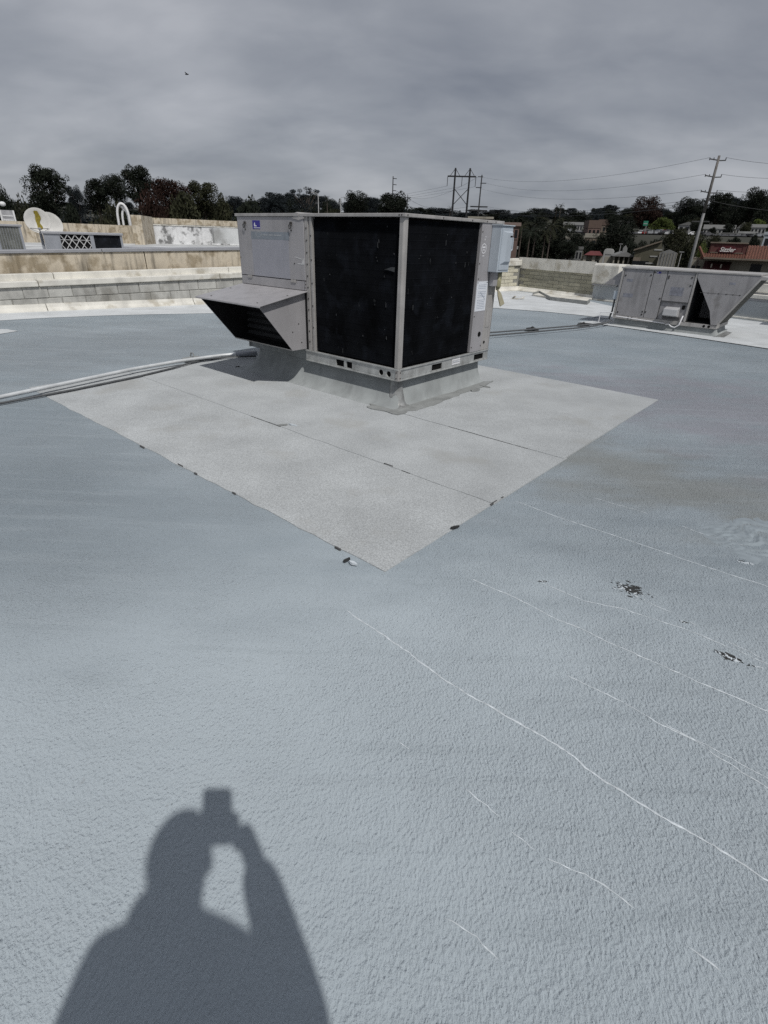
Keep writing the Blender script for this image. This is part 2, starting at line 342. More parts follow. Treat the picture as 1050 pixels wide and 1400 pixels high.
def ring_plate(mb, c, hw, hh, r, ax, t0, t1, n=20):
    """rectangular plate with a round hole, ax is the thickness axis ('x': plate in y,z; 'y': plate in x,z)"""
    def P(a, b, t): return (t, a, b) if ax == 'x' else (a, t, b)
    vs_ = []; 
    for t in (t0, t1):
        for k in range(n):
            an = 2 * PI * k / n + PI / n; ca, sa = math.cos(an), math.sin(an)
            q = min(hw / max(abs(ca), 1e-6), hh / max(abs(sa), 1e-6))
            vs_.append(P(c[0] + ca * q, c[1] + sa * q, t)); vs_.append(P(c[0] + ca * r, c[1] + sa * r, t))
    fs = []
    for k in range(n):
        a, b = 2 * k, 2 * ((k + 1) % n); o = 2 * n
        fs += [(a, b, b + 1, a + 1), (o + a, o + a + 1, o + b + 1, o + b), (a + 1, b + 1, o + b + 1, o + a + 1)]
    mb.add(vs_, fs)
    # square off the corners left between neighbouring sample directions
    for sx in (-1, 1):
        for sy in (-1, 1):
            pass
    return mb

# ================================================================== SETTING
# ---- terrain: street level around the building, a hill beyond the lots
def sstep(x): x = max(0.0, min(1.0, x)); return x * x * (3 - 2 * x)
def terr(r, azim):
    azim = (azim + PI) % (2 * PI) - PI
    z = -4.6 + 1.4 * max(0.0, min(1.0, (r - 120) / 110)) + 8.7 * sstep((r - 234) / 26) + 2.0 * max(0.0, min(1.0, (r - 275) / 50))
    return z + sstep((r - 330) / 400) * 24 * (0.75 + 0.25 * math.sin(azim * 2.2 + 0.3))
mb = MB(); rr = [0, 14, 30, 60, 90, 120, 160, 200, 230, 236, 242, 250, 258, 265, 272, 280, 300, 325, 370, 430, 500, 580, 680, 820, 1100, 1600, 2600, 4000]; NA = 96
vs_ = []; fs = []
for r in rr:
    for k in range(NA):
        a = 2 * PI * k / NA; vs_.append((r * math.sin(a), r * math.cos(a), terr(r, a)))
for i in range(len(rr) - 1):
    for k in range(NA): fs.append((i * NA + k, i * NA + (k + 1) % NA, (i + 1) * NA + (k + 1) % NA, (i + 1) * NA + k))
mb.add(vs_, fs).build('ground', M_GROUND, kind='structure', smooth=True)
def sheet(name, pts, m, parent=None, kind=None, thick=0.0):
    mb = MB(); mb.open = True; n = len(pts)
    if thick: return MB().prism([(p[0], p[1]) for p in pts], 'z', pts[0][2] - thick, pts[0][2]).build(name, m, parent, kind=kind)
    mb.add(pts, [tuple(range(n))]); return mb.build(name, m, parent, kind=kind)
def draped(name, u0, u1, d0, d1, m, dz):
    """a sheet laid over the terrain between two bearings and two distances"""
    a0 = math.atan2(*ray(u0, 340).xy); a1 = math.atan2(*ray(u1, 340).xy); q = MB(); n1, n2 = 14, 10; vs_ = []; fs = []
    for i in range(n1 + 1):
        for j in range(n2 + 1):
            a = a0 + (a1 - a0) * i / n1; d = d0 + (d1 - d0) * j / n2
            # terrain rings are chords: stay a little above them
            vs_.append((d * math.sin(a), d * math.cos(a), terr(d, a) + dz))
    for i in range(n1):
        for j in range(n2): fs.append((i * (n2 + 1) + j, i * (n2 + 1) + j + 1, (i + 1) * (n2 + 1) + j + 1, (i + 1) * (n2 + 1) + j))
    q.open = True; return q.add(vs_, fs).build(name, m, kind='structure')
draped('street', 690, 1010, 206, 234, M_ASPHALT, 0.12)
draped('parking_lot', 700, 1130, 261, 316, M_ASPHALT, 0.25)

# ---- our roof
WALL_A = Vector((-7.02, 9.90, 0)); CORN = Vector((4.13, 18.55, 0))
E1 = (CORN - WALL_A).normalized(); M1 = Vector((-E1.y, E1.x, 0))           # along the left wall, outward
E2 = Vector((0.5506, -0.8348, 0)); M2 = Vector((-E2.y, E2.x, 0))            # along the right wall, outward
SL = (CORN - WALL_A).length
rp = [CORN + (E1 * 0.3 + M1 * 0.3), CORN - E1 * 27 + M1 * 0.3, Vector((-12, -16, 0)), Vector((15, -16, 0)), CORN + E2 * 27 + M2 * 0.3]
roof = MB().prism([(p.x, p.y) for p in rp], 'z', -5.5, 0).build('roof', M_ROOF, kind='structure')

# ---- granule patch of cap sheets around the main unit
UA = R(90) - 0.7029; UC = Vector((0.0876, 4.684, 0))
patch = empty('roof_patch', UC, UA, kind='structure')
def strip(x0, x1, y0, y1, z):
    q = MB(); n = 46; rnd = random.Random(int(x0 * 97 + 3)); A = []; B = []
    for i in range(n + 1):
        y = y0 + (y1 - y0) * i / n
        A.append((x0 + rnd.gauss(0, 0.0035), y)); B.append((x1 + rnd.gauss(0, 0.0035), y))
    poly = A + B[::-1]
    return q.prism(poly, 'z', 0.0, z).build('membrane_sheet', M_SHEET, patch)
strip(-2.05, -1.03, -1.64, 2.98, 0.0045)
strip(-1.06, -0.02, -1.645, 2.96, 0.008)
strip(-0.06, 1.05, -1.635, 2.97, 0.0115)
strip(1.02, 2.24, -1.63, 2.95, 0.007)
# black gaps where the edge of the patch has lifted
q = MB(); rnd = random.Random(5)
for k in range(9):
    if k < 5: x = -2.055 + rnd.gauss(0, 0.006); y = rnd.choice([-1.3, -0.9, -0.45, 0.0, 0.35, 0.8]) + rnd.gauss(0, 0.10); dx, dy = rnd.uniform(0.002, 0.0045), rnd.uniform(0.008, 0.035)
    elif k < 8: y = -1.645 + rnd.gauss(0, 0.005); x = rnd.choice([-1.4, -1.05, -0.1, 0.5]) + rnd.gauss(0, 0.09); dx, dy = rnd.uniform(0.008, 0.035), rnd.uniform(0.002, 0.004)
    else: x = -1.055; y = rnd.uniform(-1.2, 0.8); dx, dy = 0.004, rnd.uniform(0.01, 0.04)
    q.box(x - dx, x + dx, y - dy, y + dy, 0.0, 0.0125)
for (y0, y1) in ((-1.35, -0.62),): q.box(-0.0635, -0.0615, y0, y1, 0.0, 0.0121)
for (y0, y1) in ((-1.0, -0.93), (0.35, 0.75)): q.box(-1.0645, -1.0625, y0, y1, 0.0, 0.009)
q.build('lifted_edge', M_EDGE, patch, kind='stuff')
# loose scraps on the sheet
def scrap(u, v, L_, w_, rz, m, h=0.012, parent=patch):
    p = gnd(u, v, 0.008); rnd = random.Random(int(u * 7 + v)); q = MB()
    poly = [(L_ * math.cos(t) * rnd.uniform(0.6, 1.1), w_ * math.sin(t) * rnd.uniform(0.6, 1.1)) for t in [i * PI / 5 for i in range(10)]]
    q.prism(poly, 'z', 0, h); o = q.build('scrap', m, roof); o.location = p; o.rotation_euler = (rnd.uniform(-0.1, 0.1), rnd.uniform(-0.1, 0.1), rz); return o
for a in ((649, 534, 0.07, 0.04, 0.6, M_SEAL), (663, 529, 0.07, 0.018, -0.5, M_SEAL), (386, 582, 0.05, 0.015, 0.2, M_SEAL), (401, 582, 0.04, 0.012, -0.4, M_RIDGE),
          (474, 767, 0.025, 0.008, 0.7, M_TAR), (482, 771, 0.026, 0.010, -0.6, M_RIDGE), (622, 722, 0.035, 0.008, 0.5, M_TAR), (325, 502, 0.03, 0.012, 0.2, M_TAR)): scrap(*a)

# ---- white and pale zones of the roof near the parapets
def gsheet(name, uv, z, m, parent=None):
    return sheet(name, [gnd(u, v) + Vector((0, 0, z)) for u, v in uv], m, roof)
gsheet('pale_coating', [(0, 438.5), (70, 434.5), (150, 431.5), (230, 429.5), (295, 428.5), (420, 424), (560, 414), (700, 402.5), (706, 398), (420, 408), (200, 420), (0, 427.5), (-180, 437), (-180, 448)], 0.004, M_WHITEROOF)
gsheet('pale_coating', [(640, 419), (690, 422.5), (745, 426.5), (800, 432), (838, 437), (845, 421), (800, 411), (708, 398.5), (660, 399)], 0.008, M_WHITEROOF)
gsheet('pale_coating', [(-60, 452), (-20, 450), (10, 450.5), (25, 453), (0, 457), (-60, 463)], 0.005, M_WHITEROOF)
gsheet('membrane_sheet', [(790, 441), (815, 439), (838, 437), (850, 432), (1000, 436), (1130, 452), (1130, 489.5), (1050, 477.5), (960, 464), (880, 452.5), (838, 446.5)], 0.012, M_WHITEROOF)
# ---- ridges in the coating over old seams
def ridge(uvs, w=0.009, h=0.004, seed=0, keep=0.85):
    rnd = random.Random(seed); P = [gnd(u, v) for u, v in uvs]; pts = []
    for a, b in zip(P[:-1], P[1:]):
        n = max(2, int((b - a).length / 0.014))
        for i in range(n): pts.append(a.lerp(b, i / n))
    q = MB(); off = 0; run = []; on = True
    def flush():
        if len(run) > 2:
            vs_ = []; fs = []
            for i, (p, s, ww) in enumerate(run):
                t = 0.15 if i in (0, len(run) - 1) else 1.0
                vs_ += [p - s * ww * t, p + Vector((0, 0, h * t * ww / w)), p + s * ww * t]
            for i in range(len(run) - 1):
                a = 3 * i; fs += [(a, a + 1, a + 4, a + 3), (a + 1, a + 2, a + 5, a + 4)]
            q.add(vs_, fs)
        run.clear()
    for i in range(1, len(pts)):
        d = (pts[i] - pts[i - 1]).normalized(); s = Vector((-d.y, d.x, 0)); off = off * 0.92 + rnd.gauss(0, 0.0016)
        if on and rnd.random() > keep + 0.08: on = False; flush()
        elif not on and rnd.random() < 0.22: on = True
        if on: run.append((pts[i] + s * off + Vector((0, 0, 0.0008)), s, w * rnd.uniform(0.18, 0.60)))
    flush(); q.open = True
    return q.build('coating_ridge', M_RIDGE, roof) if q.f else None
RDG = [([(470, 833), (560, 893), (640, 950), (700, 985), (760, 1020), (830, 1070), (935, 1135), (1090, 1230)], 0.008, 0.004, 1, 0.985),
       ([(640, 790), (700, 815), (770, 850), (830, 877), (900, 907), (1090, 992)], 0.006, 0.0035, 2, 0.985),
       ([(700, 684), (780, 712), (850, 735), (950, 770), (1090, 815)], 0.005, 0.003, 3, 0.98),
       ([(735, 795), (800, 822), (860, 835), (940, 862), (1090, 925)], 0.005, 0.003, 4, 0.92),
       ([(770, 920), (830, 950), (900, 990), (960, 1020), (1090, 1105)], 0.005, 0.003, 5, 0.98),
       ([(900, 985), (960, 1015), (1090, 1085)], 0.004, 0.002, 6, 0.94),
       ([(690, 1130), (740, 1170), (800, 1195), (860, 1235), (930, 1285), (1090, 1415)], 0.0045, 0.0022, 7, 0.84),
       ([(600, 1250), (650, 1285), (700, 1340), (770, 1410)], 0.004, 0.002, 8, 0.80),
       ([(810, 680), (880, 700), (960, 730), (1050, 755)], 0.004, 0.002, 9, 0.8),
       ([(540, 1010), (600, 1050), (690, 1120)], 0.004, 0.002, 10, 0.75),
       ([(880, 820), (940, 850), (1050, 905)], 0.004, 0.002, 12, 0.8)]
for r_ in RDG: ridge(*r_)
# ripples in the coating at the right edge
q = MB(); q.open = True; cc = gnd(1040, 738); NX, NY = 70, 50; ux_, uy_ = Vector((0.93, 0.36, 0)), Vector((-0.36, 0.93, 0)); vs_ = []; fs = []
for i in range(NX + 1):
    for j in range(NY + 1):
        s, t = (i / NX - 0.5) * 0.62, (j / NY - 0.5) * 0.50; w = max(0, 1 - (s / 0.30) ** 2) * max(0, 1 - (t / 0.24) ** 2)
        wx = s * 9 + 1.6 * mnoise.noise(Vector((s * 6, t * 6, 3.0))); wy = t * 30 + 2.6 * mnoise.noise(Vector((s * 7, t * 7, 9.0))) - 12 * s * s
        rg = max(0.0, 1 - 2.6 * abs(mnoise.noise(Vector((wx, wy, 0.5)))))
        z = 0.015 * w ** 0.8 * rg ** 1.2 - 0.003 * (1 - min(1, w * 4)) - 0.0005
        vs_.append(cc + ux_ * s + uy_ * t + Vector((0, 0, z)))
for i in range(NX):
    for j in range(NY): k = i * (NY + 1) + j; fs.append((k, k + NY + 1, k + NY + 2, k + 1))
q.add(vs_, fs); q.build('coating_ripple', mat('wrinkled_coating', (0.268, 0.308, 0.332), 0.36, var=0.15, vs=14), roof, smooth=True, kind='stuff')
# worn-through spots: dark tar with curled flakes of coating
def shard(q, x, y, a, b_, ang, h, rnd):
    poly = []
    for i in range(9):
        t = 2 * PI * i / 9; k = rnd.uniform(0.35, 1.25); X, Y = a * k * math.cos(t), b_ * k * math.sin(t)
        poly.append((x + X * math.cos(ang) - Y * math.sin(ang), y + X * math.sin(ang) + Y * math.cos(ang)))
    q.prism(poly, 'z', 0, h)
def worn(u, v, L_, W_, ang, n, nf, seed):
    """coating torn away along its brush direction: tar shards with flakes of coating standing up between them"""
    rnd = random.Random(seed); c = gnd(u, v); q = MB(); f_ = MB()
    for i in range(n):
        s, t = rnd.gauss(0, L_ * 0.42), rnd.gauss(0, W_ * 0.36); k = max(0.25, 1 - abs(s) / L_)
        shard(q, c.x + s * math.cos(ang) - t * math.sin(ang), c.y + s * math.sin(ang) + t * math.cos(ang), rnd.uniform(0.009, 0.026) * k, rnd.uniform(0.003, 0.008) * k, ang + rnd.gauss(0, 0.45), 0.0018 + rnd.uniform(0, 0.0012), rnd)
    for i in range(nf):
        s, t = rnd.gauss(0, L_ * 0.45), rnd.gauss(-W_ * 0.45, W_ * 0.3)
        shard(f_, c.x + s * math.cos(ang) - t * math.sin(ang), c.y + s * math.sin(ang) + t * math.cos(ang), rnd.uniform(0.004, 0.012), rnd.uniform(0.002, 0.005), ang + rnd.gauss(0, 0.5), rnd.uniform(0.003, 0.006), rnd)
    o = q.build('bare_spot', M_TAR, roof, kind='stuff')
    if f_.f: f_.build('flake', M_RIDGE, o, kind='stuff')
worn(862, 806, 0.085, 0.050, -0.62, 80, 14, 31)
worn(999, 899, 0.060, 0.016, -0.72, 95, 16, 32)
worn(935, 851, 0.014, 0.006, -0.4, 5, 2, 33)
worn(742, 795, 0.01, 0.005, -0.4, 3, 3, 35)
worn(1022, 770, 0.04, 0.012, -0.4, 4, 10, 36)
worn(1035, 912, 0.015, 0.006, -0.4, 1, 5, 38)

# ---- left parapet: block courses between a white base flashing and a white stepped coping
TILT = math.atan(0.0235)
def wallframe(name, org, e, label, cat, tilt=0.0, **k):
    rot = (Matrix.Rotation(math.atan2(e.y, e.x), 3, 'Z') @ Matrix.Rotation(-tilt, 3, 'Y')).to_euler()
    return empty(name, org, rot=rot, label=label, cat=cat, **k)
pw = wallframe('parapet_wall', WALL_A, E1, 'long low concrete block parapet with white base flashing and white stepped coping on the left', 'wall', TILT)
box('mortar_backing', M_MORTAR, pw, -14, SL - 0.02, 0.012, 0.25, -0.6, 0.405)
def block_mesh(L_, H_, D_, seed):
    b = bmesh.new(); bmesh.ops.create_cube(b, size=1); bmesh.ops.scale(b, vec=(L_, D_, H_), verts=b.verts)
    bmesh.ops.bevel(b, geom=list(b.edges), offset=0.008, segments=1, affect='EDGES')
    me = bpy.data.meshes.new('block'); b.to_mesh(me); b.free(); me.materials.append(M_BLOCK); return me
bm_full = block_mesh(0.392, 0.190, 0.10, 1)
rnd = random.Random(11)
for c in range(3):
    zc = 0.405 - 0.098 - c * 0.200; s = -7.0 + (0.2 if c % 2 else 0)
    while s < 9.6:
        o = bpy.data.objects.new('block', bm_full); COL.objects.link(o); o.parent = pw
        o.location = (s + rnd.gauss(0, 0.002), 0.05 + rnd.gauss(0, 0.003), zc); s += 0.402
bm_pale = block_mesh(0.392, 0.0915, 0.10, 2); bm_pale.materials.clear(); bm_pale.materials.append(M_BLOCKW)
for c in range(6):
    zc = 0.405 - 0.0475 - c * 0.1; s = 10.0 + (0.2 if c % 2 else 0)
    while s < SL - 0.2:
        o = bpy.data.objects.new('block', bm_pale); COL.objects.link(o); o.parent = pw; o.location = (s, 0.05 + rnd.gauss(0, 0.003), zc); s += 0.402
# base flashing (cant) follows the roof, not the tilted courses
fl = MB()
a0 = (-14, 0.0); 
def lay(poly, x0, x1, tiltz=True):   # poly in (y, z), sheared back so that the strip lies on the roof
    n = len(poly); vs_ = [(x, y, z - (0.0235 * x if tiltz else 0)) for x in (x0, x1) for (y, z) in poly]
    return vs_, [tuple(range(n))[::-1], tuple(range(n, 2 * n))] + [(i, (i + 1) % n, n + (i + 1) % n, n + i) for i in range(n)]
for k in range(10):
    x0 = -13 + k * 2.75; x1 = min(x0 + 2.735, SL + 0.05)
    if x0 > SL: break
    q = MB(); vs_, fs = lay([(-0.10, 0.0), (-0.09, 0.02), (-0.035, 0.07), (-0.012, 0.125 + 0.006 * (k % 2)), (0.02, 0.125), (0.02, 0.0)], x0, x1); q.add(vs_, fs)
    q.build('base_flashing', M_WHITE, pw, bevel=0.004)
for k in range(8):
    x0 = -13 + k * 3.43; x1 = min(x0 + 3.42, SL + 0.20)
    box('coping', M_WHITE, pw, x0, x1, -0.045, 0.30, 0.407, 0.505 + 0.004 * (k % 3), bevel=0.012)
    if x0 < SL - 1: box('coping_riser', M_WHITE, pw, x0 + 0.3, min(x1 + 0.3, SL + 0.2), 0.17 + 0.006 * (k % 2), 0.34, 0.50, 0.615 if k < 7 else 0.60, bevel=0.01)
# right-hand end of the same wall carries a plain white cap band
box('cap_band', M_WHITE, pw, SL - 5.0, SL + 0.17, -0.03, 0.165, 0.512, 0.57, bevel=0.01)

# ---- the neighbour's stained beige parapet standing just behind
bw = wallframe('stained_wall', WALL_A + M1 * 0.46, E1, 'beige stucco wall streaked with dark stains under a grey metal coping', 'wall', TILT)
for k in range(4):
    x0 = -14 + k * 5.6; box('wall_panel', M_BEIGE, bw, x0, x0 + 5.58, 0, 0.22, -0.3, 0.935)
for k in range(7):
    x0 = -14 + k * 3.2; box('coping', M_COPING, bw, x0, x0 + 3.19, -0.03, 0.30, 0.94, 0.995 + 0.003 * (k % 2), bevel=0.006)

# ---- right parapet
rw = wallframe('parapet_wall', CORN, E2, 'tan block parapet meeting the corner, with cream cap, white pier and grey painted length on the right', 'wall')
box('mortar_backing', M_MORTAR, rw, 0.02, 2.9, 0.012, 0.22, -0.2, 0.64)
bm_tan = bpy.data.meshes.new('block'); b = bmesh.new(); bmesh.ops.create_cube(b, size=1); bmesh.ops.scale(b, vec=(0.392, 0.09, 0.0915), verts=b.verts)
bmesh.ops.bevel(b, geom=list(b.edges), offset=0.006, segments=1, affect='EDGES'); b.to_mesh(bm_tan); b.free(); bm_tan.materials.append(M_BLOCKT)
for c in range(6):
    s = 0.2 + (0.2 if c % 2 else 0); zc = 0.095 + c * 0.1
    while s < 2.9:
        o = bpy.data.objects.new('block', bm_tan); COL.objects.link(o); o.parent = rw
        o.location = (s, 0.045 + rnd.gauss(0, 0.003), zc + 0.05); s += 0.401
for x0, x1 in ((-0.10, 1.40), (1.408, 2.86)):
    q = MB().prism([(-0.035, 0.655), (-0.035, 0.98), (0.0, 0.885), (0.26, 0.885), (0.26, 0.655)], 'x', x0, x1); q.build('coping', M_WHITE, rw, bevel=0.01)
q = MB().prism([(-0.14, 0.0), (-0.12, 0.035), (-0.05, 0.07), (-0.01, 0.125), (0.02, 0.125), (0.02, 0.0)], 'x', 0.0, 2.96); q.build('base_flashing', M_WHITE, rw, bevel=0.006)
q = MB().prism([(-0.10, 0.43), (-0.13, 0.46), (-0.13, 0.90), (-0.09, 0.945), (0.34, 0.945), (0.34, 0.43)], 'x', 2.865, 3.66); q.build('pier_cap', M_WHITE, rw, bevel=0.015)
box('pier_lip', M_COPING, rw, 2.88, 3.64, -0.105, 0.3, 0.395, 0.428, bevel=0.005)
box('wall_panel', M_GREYWALL, rw, 2.905, 6.4, -0.03, 0.25, -0.2, 0.392)
box('wall_panel', M_GREYWALL, rw, 6.404, 16, -0.03, 0.25, -0.2, 0.392)
box('base_flashing', M_WHITE, rw, 2.97, 16, -0.075, -0.032, 0.0, 0.045, bevel=0.01)
box('wall_lip', M_COPING, rw, 3.68, 16, -0.05, 0.30, 0.395, 0.44, bevel=0.005)
box('coping', M_WHITE, rw, 3.68, 16, -0.075, 0.34, 0.443, 0.525, bevel=0.01)
box('wall_lip', M_COPING, rw, 3.68, 16, 0.08, 0.34, 0.528, 0.565)
box('coping', M_WHITE, rw, 3.68, 16, 0.05, 0.40, 0.568, 0.74, bevel=0.01)
box('wall_lip', M_COPING, rw, 3.68, 16, 0.16, 0.42, 0.743, 0.775)
box('coping', M_WHITE, rw, 3.68, 16, 0.12, 0.50, 0.778, 0.94, bevel=0.012)

# ---- loose flashing strip lying by the right wall
ls = empty('flashing_strip', gnd(728, 405), 0, 'bent white metal flashing strip lying loose on the roof by the tan block wall', 'flashing')
P_ = [gnd(728, 405), gnd(737, 402.5), gnd(752, 411), gnd(802, 417), gnd(806, 414)]
q = MB(); base = gnd(728, 405)
for a, b_ in zip(P_[:-1], P_[1:]): q.bar(a - base + Vector((0, 0, 0.05)), b_ - base + Vector((0, 0, 0.05)), 0.02, 0.10)
q.build('strip', M_SEAL, ls)
q = MB(); vs2 = [p - base + Vector((0, 0, 0.06)) for p in (P_[0], P_[1], gnd(805, 411), gnd(802, 417))]
q.prism([(p.x, p.y) for p in vs2], 'z', 0.012, 0.05).build('flap', M_WHITE, ls)
q = MB(); q.bar((0, 0, 0), (0.35, -0.18, 0.05), 0.05, 0.02); q.bar((0.1, 0.1, 0.02), (0.12, -0.1, 0.09), 0.05, 0.02); q.bar((0.3, 0.0, 0.02), (0.42, 0.16, 0.06), 0.04, 0.02)
o = q.build('flashing_scrap', M_WHITE); o.location = gnd(697, 409); setp(o, 'crumpled white flashing scraps lying in the far roof corner', 'scrap')

# ================================================================== MAIN ROOFTOP UNIT
# local frame: x along the right-hand face, y along the left-hand face, origin under the near corner
UW, UL, ZB, ZT = 1.515, 2.215, 0.262, 1.545
unit = empty('rooftop_air_conditioner', UC, UA, 'large grey rooftop air conditioner with black coils and an open hood, on the pale patch', 'air conditioner')
# curb
curb = empty('roof_curb', UC, UA, 'grey coated roof curb with flared foot under the large air conditioner', 'roof curb')
def flared(prof_side, x0, x1, y0, y1):
    """rings of a rectangle flaring out towards the roof: prof rows = (z, dx0, dx1, dy0, dy1)"""
    vs_ = []; fs = []; npt = 0
    for (z, a, b_, c, d) in prof_side:
        X0, X1, Y0, Y1 = x0 - a, x1 + b_, y0 - c, y1 + d; ring = []
        rc = 0.03 + 0.06 * max(0, 0.2 - z)
        for (cx, cy, t0) in ((X1 - rc, Y1 - rc, 0), (X0 + rc, Y1 - rc, 90), (X0 + rc, Y0 + rc, 180), (X1 - rc, Y0 + rc, 270)):
            for k in range(4): t = R(t0 + 30 * k); ring.append((cx + rc * math.cos(t), cy + rc * math.sin(t), z))
        npt = len(ring); vs_ += ring
    for i in range(len(prof_side) - 1):
        for k in range(npt): fs.append((i * npt + k, i * npt + (k + 1) % npt, (i + 1) * npt + (k + 1) % npt, (i + 1) * npt + k))
    return MB().add(vs_, fs)
PR = [(0.0, 0.17, 0.10, 0.10, 0.35), (0.013, 0.12, 0.06, 0.065, 0.27), (0.04, 0.07, 0.03, 0.038, 0.16), (0.09, 0.04, 0.015, 0.028, 0.07), (0.15, 0.015, 0.0, 0.01, 0.02), (0.21, 0.0, 0, 0, 0), (0.262, 0.0, 0, 0, 0)]
flared(PR, 0.065, UW - 0.05, 0.065, UL - 0.10).build('curb_wall', M_CURB, curb, smooth=True)
q = MB().lathe([(0.052, 0.245), (0.058, 0.20), (0.064, 0.15), (0.078, 0.09), (0.088, 0.05), (0.104, 0.026), (0.122, 0.0195), (0.126, 0.017)], 24, (0.102, 0.102, 0)); q.open = True; q.build('corner_flashing', M_ALU, curb, smooth=True)
def smear(name, pts, z, m, parent, seed):
    rnd = random.Random(seed); poly = []
    for a, b_ in zip(pts, pts[1:] + pts[:1]):
        for i in range(6): t = i / 6; poly.append((a[0] + (b_[0] - a[0]) * t + rnd.gauss(0, 0.010), a[1] + (b_[1] - a[1]) * t + rnd.gauss(0, 0.010)))
    return MB().prism(poly, 'z', 0.0, z).build(name, m, parent)
smear('sealant', [(-0.13, -0.12), (-0.16, 0.22), (0.0, 0.3), (0.3, 0.05), (0.9, -0.02), (1.5, 0.02), (1.62, -0.06), (0.9, -0.12), (0.4, -0.16), (0.1, -0.15)], 0.0165, M_SEAL, curb, 4)
# cabinet core
box('cabinet', M_DARK, unit, 0.05, UW - 0.012, 0.05, UL - 0.012, 0.37, 1.54)
box('back_panel', M_PANEL, unit, UW - 0.012, UW, 0.0, UL, 0.37, 1.545); box('end_panel', M_PANEL, unit, 0.0, UW - 0.013, UL - 0.011, UL, 0.37, 1.545)
# coils
def coil(parent, ax, a0, a1, z0, z1):
    q = MB(); n = int((a1 - a0) / 0.012)
    if ax == 'x': q.box(0.032, 0.048, a0, a1, z0, z1)
    else: q.box(a0, a1, 0.032, 0.048, z0, z1)
    c = q.build('coil', M_COIL, parent)
    f_ = MB()
    for i in range(n):
        t = a0 + (i + 0.5) * (a1 - a0) / n
        if ax == 'x': f_.box(0.022, 0.032, t - 0.0012, t + 0.0012, z0, z1)
        else: f_.box(t - 0.0012, t + 0.0012, 0.022, 0.032, z0, z1)
    nz = int((z1 - z0) / 0.055)
    for i in range(nz):
        z = z0 + (i + 0.5) * (z1 - z0) / nz
        if ax == 'x': f_.box(0.0215, 0.0222, a0, a1, z - 0.0008, z + 0.0008)
        else: f_.box(a0, a1, 0.0213, 0.0222, z - 0.001, z + 0.001)
    f_.build('fins', M_COIL, c, kind='stuff')
    # bent, dusty patches of fin
    d = MB(); rnd = random.Random(int(a1 * 100))
    for k in range(15):
        t = rnd.uniform(a0 + 0.03, a1 - 0.03); z = z1 - 0.03 - abs(rnd.gauss(0, 0.42)) * (z1 - z0); z = max(z0 + 0.02, z)
        w, h = rnd.uniform(0.0015, 0.005), rnd.choice([0.006, 0.01, 0.016, 0.03, 0.045])
        if ax == 'x': d.prism([(t - w, z), (t + w, z + h * 0.2), (t + w * 0.6, z + h), (t - w * 0.5, z + h * 0.8)], 'x', 0.0165, 0.0195)
        else: d.prism([(t - w, z), (t + w, z + h * 0.2), (t + w * 0.6, z + h), (t - w * 0.5, z + h * 0.8)], 'y', 0.0165, 0.0195)
    if ax == 'x': d.prism([(0.16, 1.16), (0.10, 1.15), (0.10, 1.185), (0.13, 1.185), (0.21, 1.163)], 'x', 0.014, 0.019)
    d.build('bent_fins', MATS_BENT, c, kind='stuff')
MATS_BENT = mat('bent_fin_dust', (0.05, 0.053, 0.057), 0.7, 0.2, var=0.6, vs=30)
coil(unit, 'x', 0.055, 1.085, 0.385, 1.53)
coil(unit, 'y', 0.045, 1.135, 0.385, 1.53)
# lid: two sheets with a turned-down lip, the joint dented
lp = MB(); lp.box(-0.014, UW + 0.010, -0.014, 1.238, 1.548, 1.574); lp.build('lid', M_TRIM, unit, bevel=0.004)
lp = MB(); lp.prism([(1.243, 1.552), (1.28, 1.549), (2.228, 1.549), (2.228, 1.575), (1.30, 1.576), (1.27, 1.584), (1.243, 1.578)], 'x', -0.016, UW + 0.010); lp.build('lid', M_TRIM, unit, bevel=0.003)
q = MB().prism([(1.16, 1.535), (1.245, 1.520), (1.34, 1.535), (1.30, 1.551), (1.19, 1.551)], 'x', -0.012, -0.002); q.build('bent_lip', M_TRIM, unit)
sc = MB()
for (y) in (0.02, 0.045): sc.box(-0.017, -0.013, y - 0.005, y + 0.005, 1.556, 1.566)
for x in (0.02, 0.5, 0.95, 1.2, 1.36): sc.box(x - 0.005, x + 0.005, -0.017, -0.013, 1.556, 1.566)
# posts
q = MB().prism([(0.0, 0.012), (0.012, 0.0), (0.05, 0.0), (0.05, 0.05), (0.0, 0.05)], 'z', 0.372, 1.5475); q.build('corner_post', M_TRIM, unit, bevel=0.004)
q = MB(); q.box(-0.002, 0.045, 1.082, 1.112, 0.372, 1.5475); q.box(0.008, 0.045, 1.112, 1.135, 0.372, 1.5475); q.box(-0.002, 0.045, 1.135, 1.180, 0.372, 1.5475)
q.build('mullion', M_TRIM, unit, bevel=0.003)
for i in range(11):
    z = 0.45 + i * 0.1; sc.box(-0.006, -0.002, 1.152, 1.163, z, z + 0.012)
    if i % 2: sc.box(-0.006, -0.002, 1.092, 1.102, z + 0.04, z + 0.052)
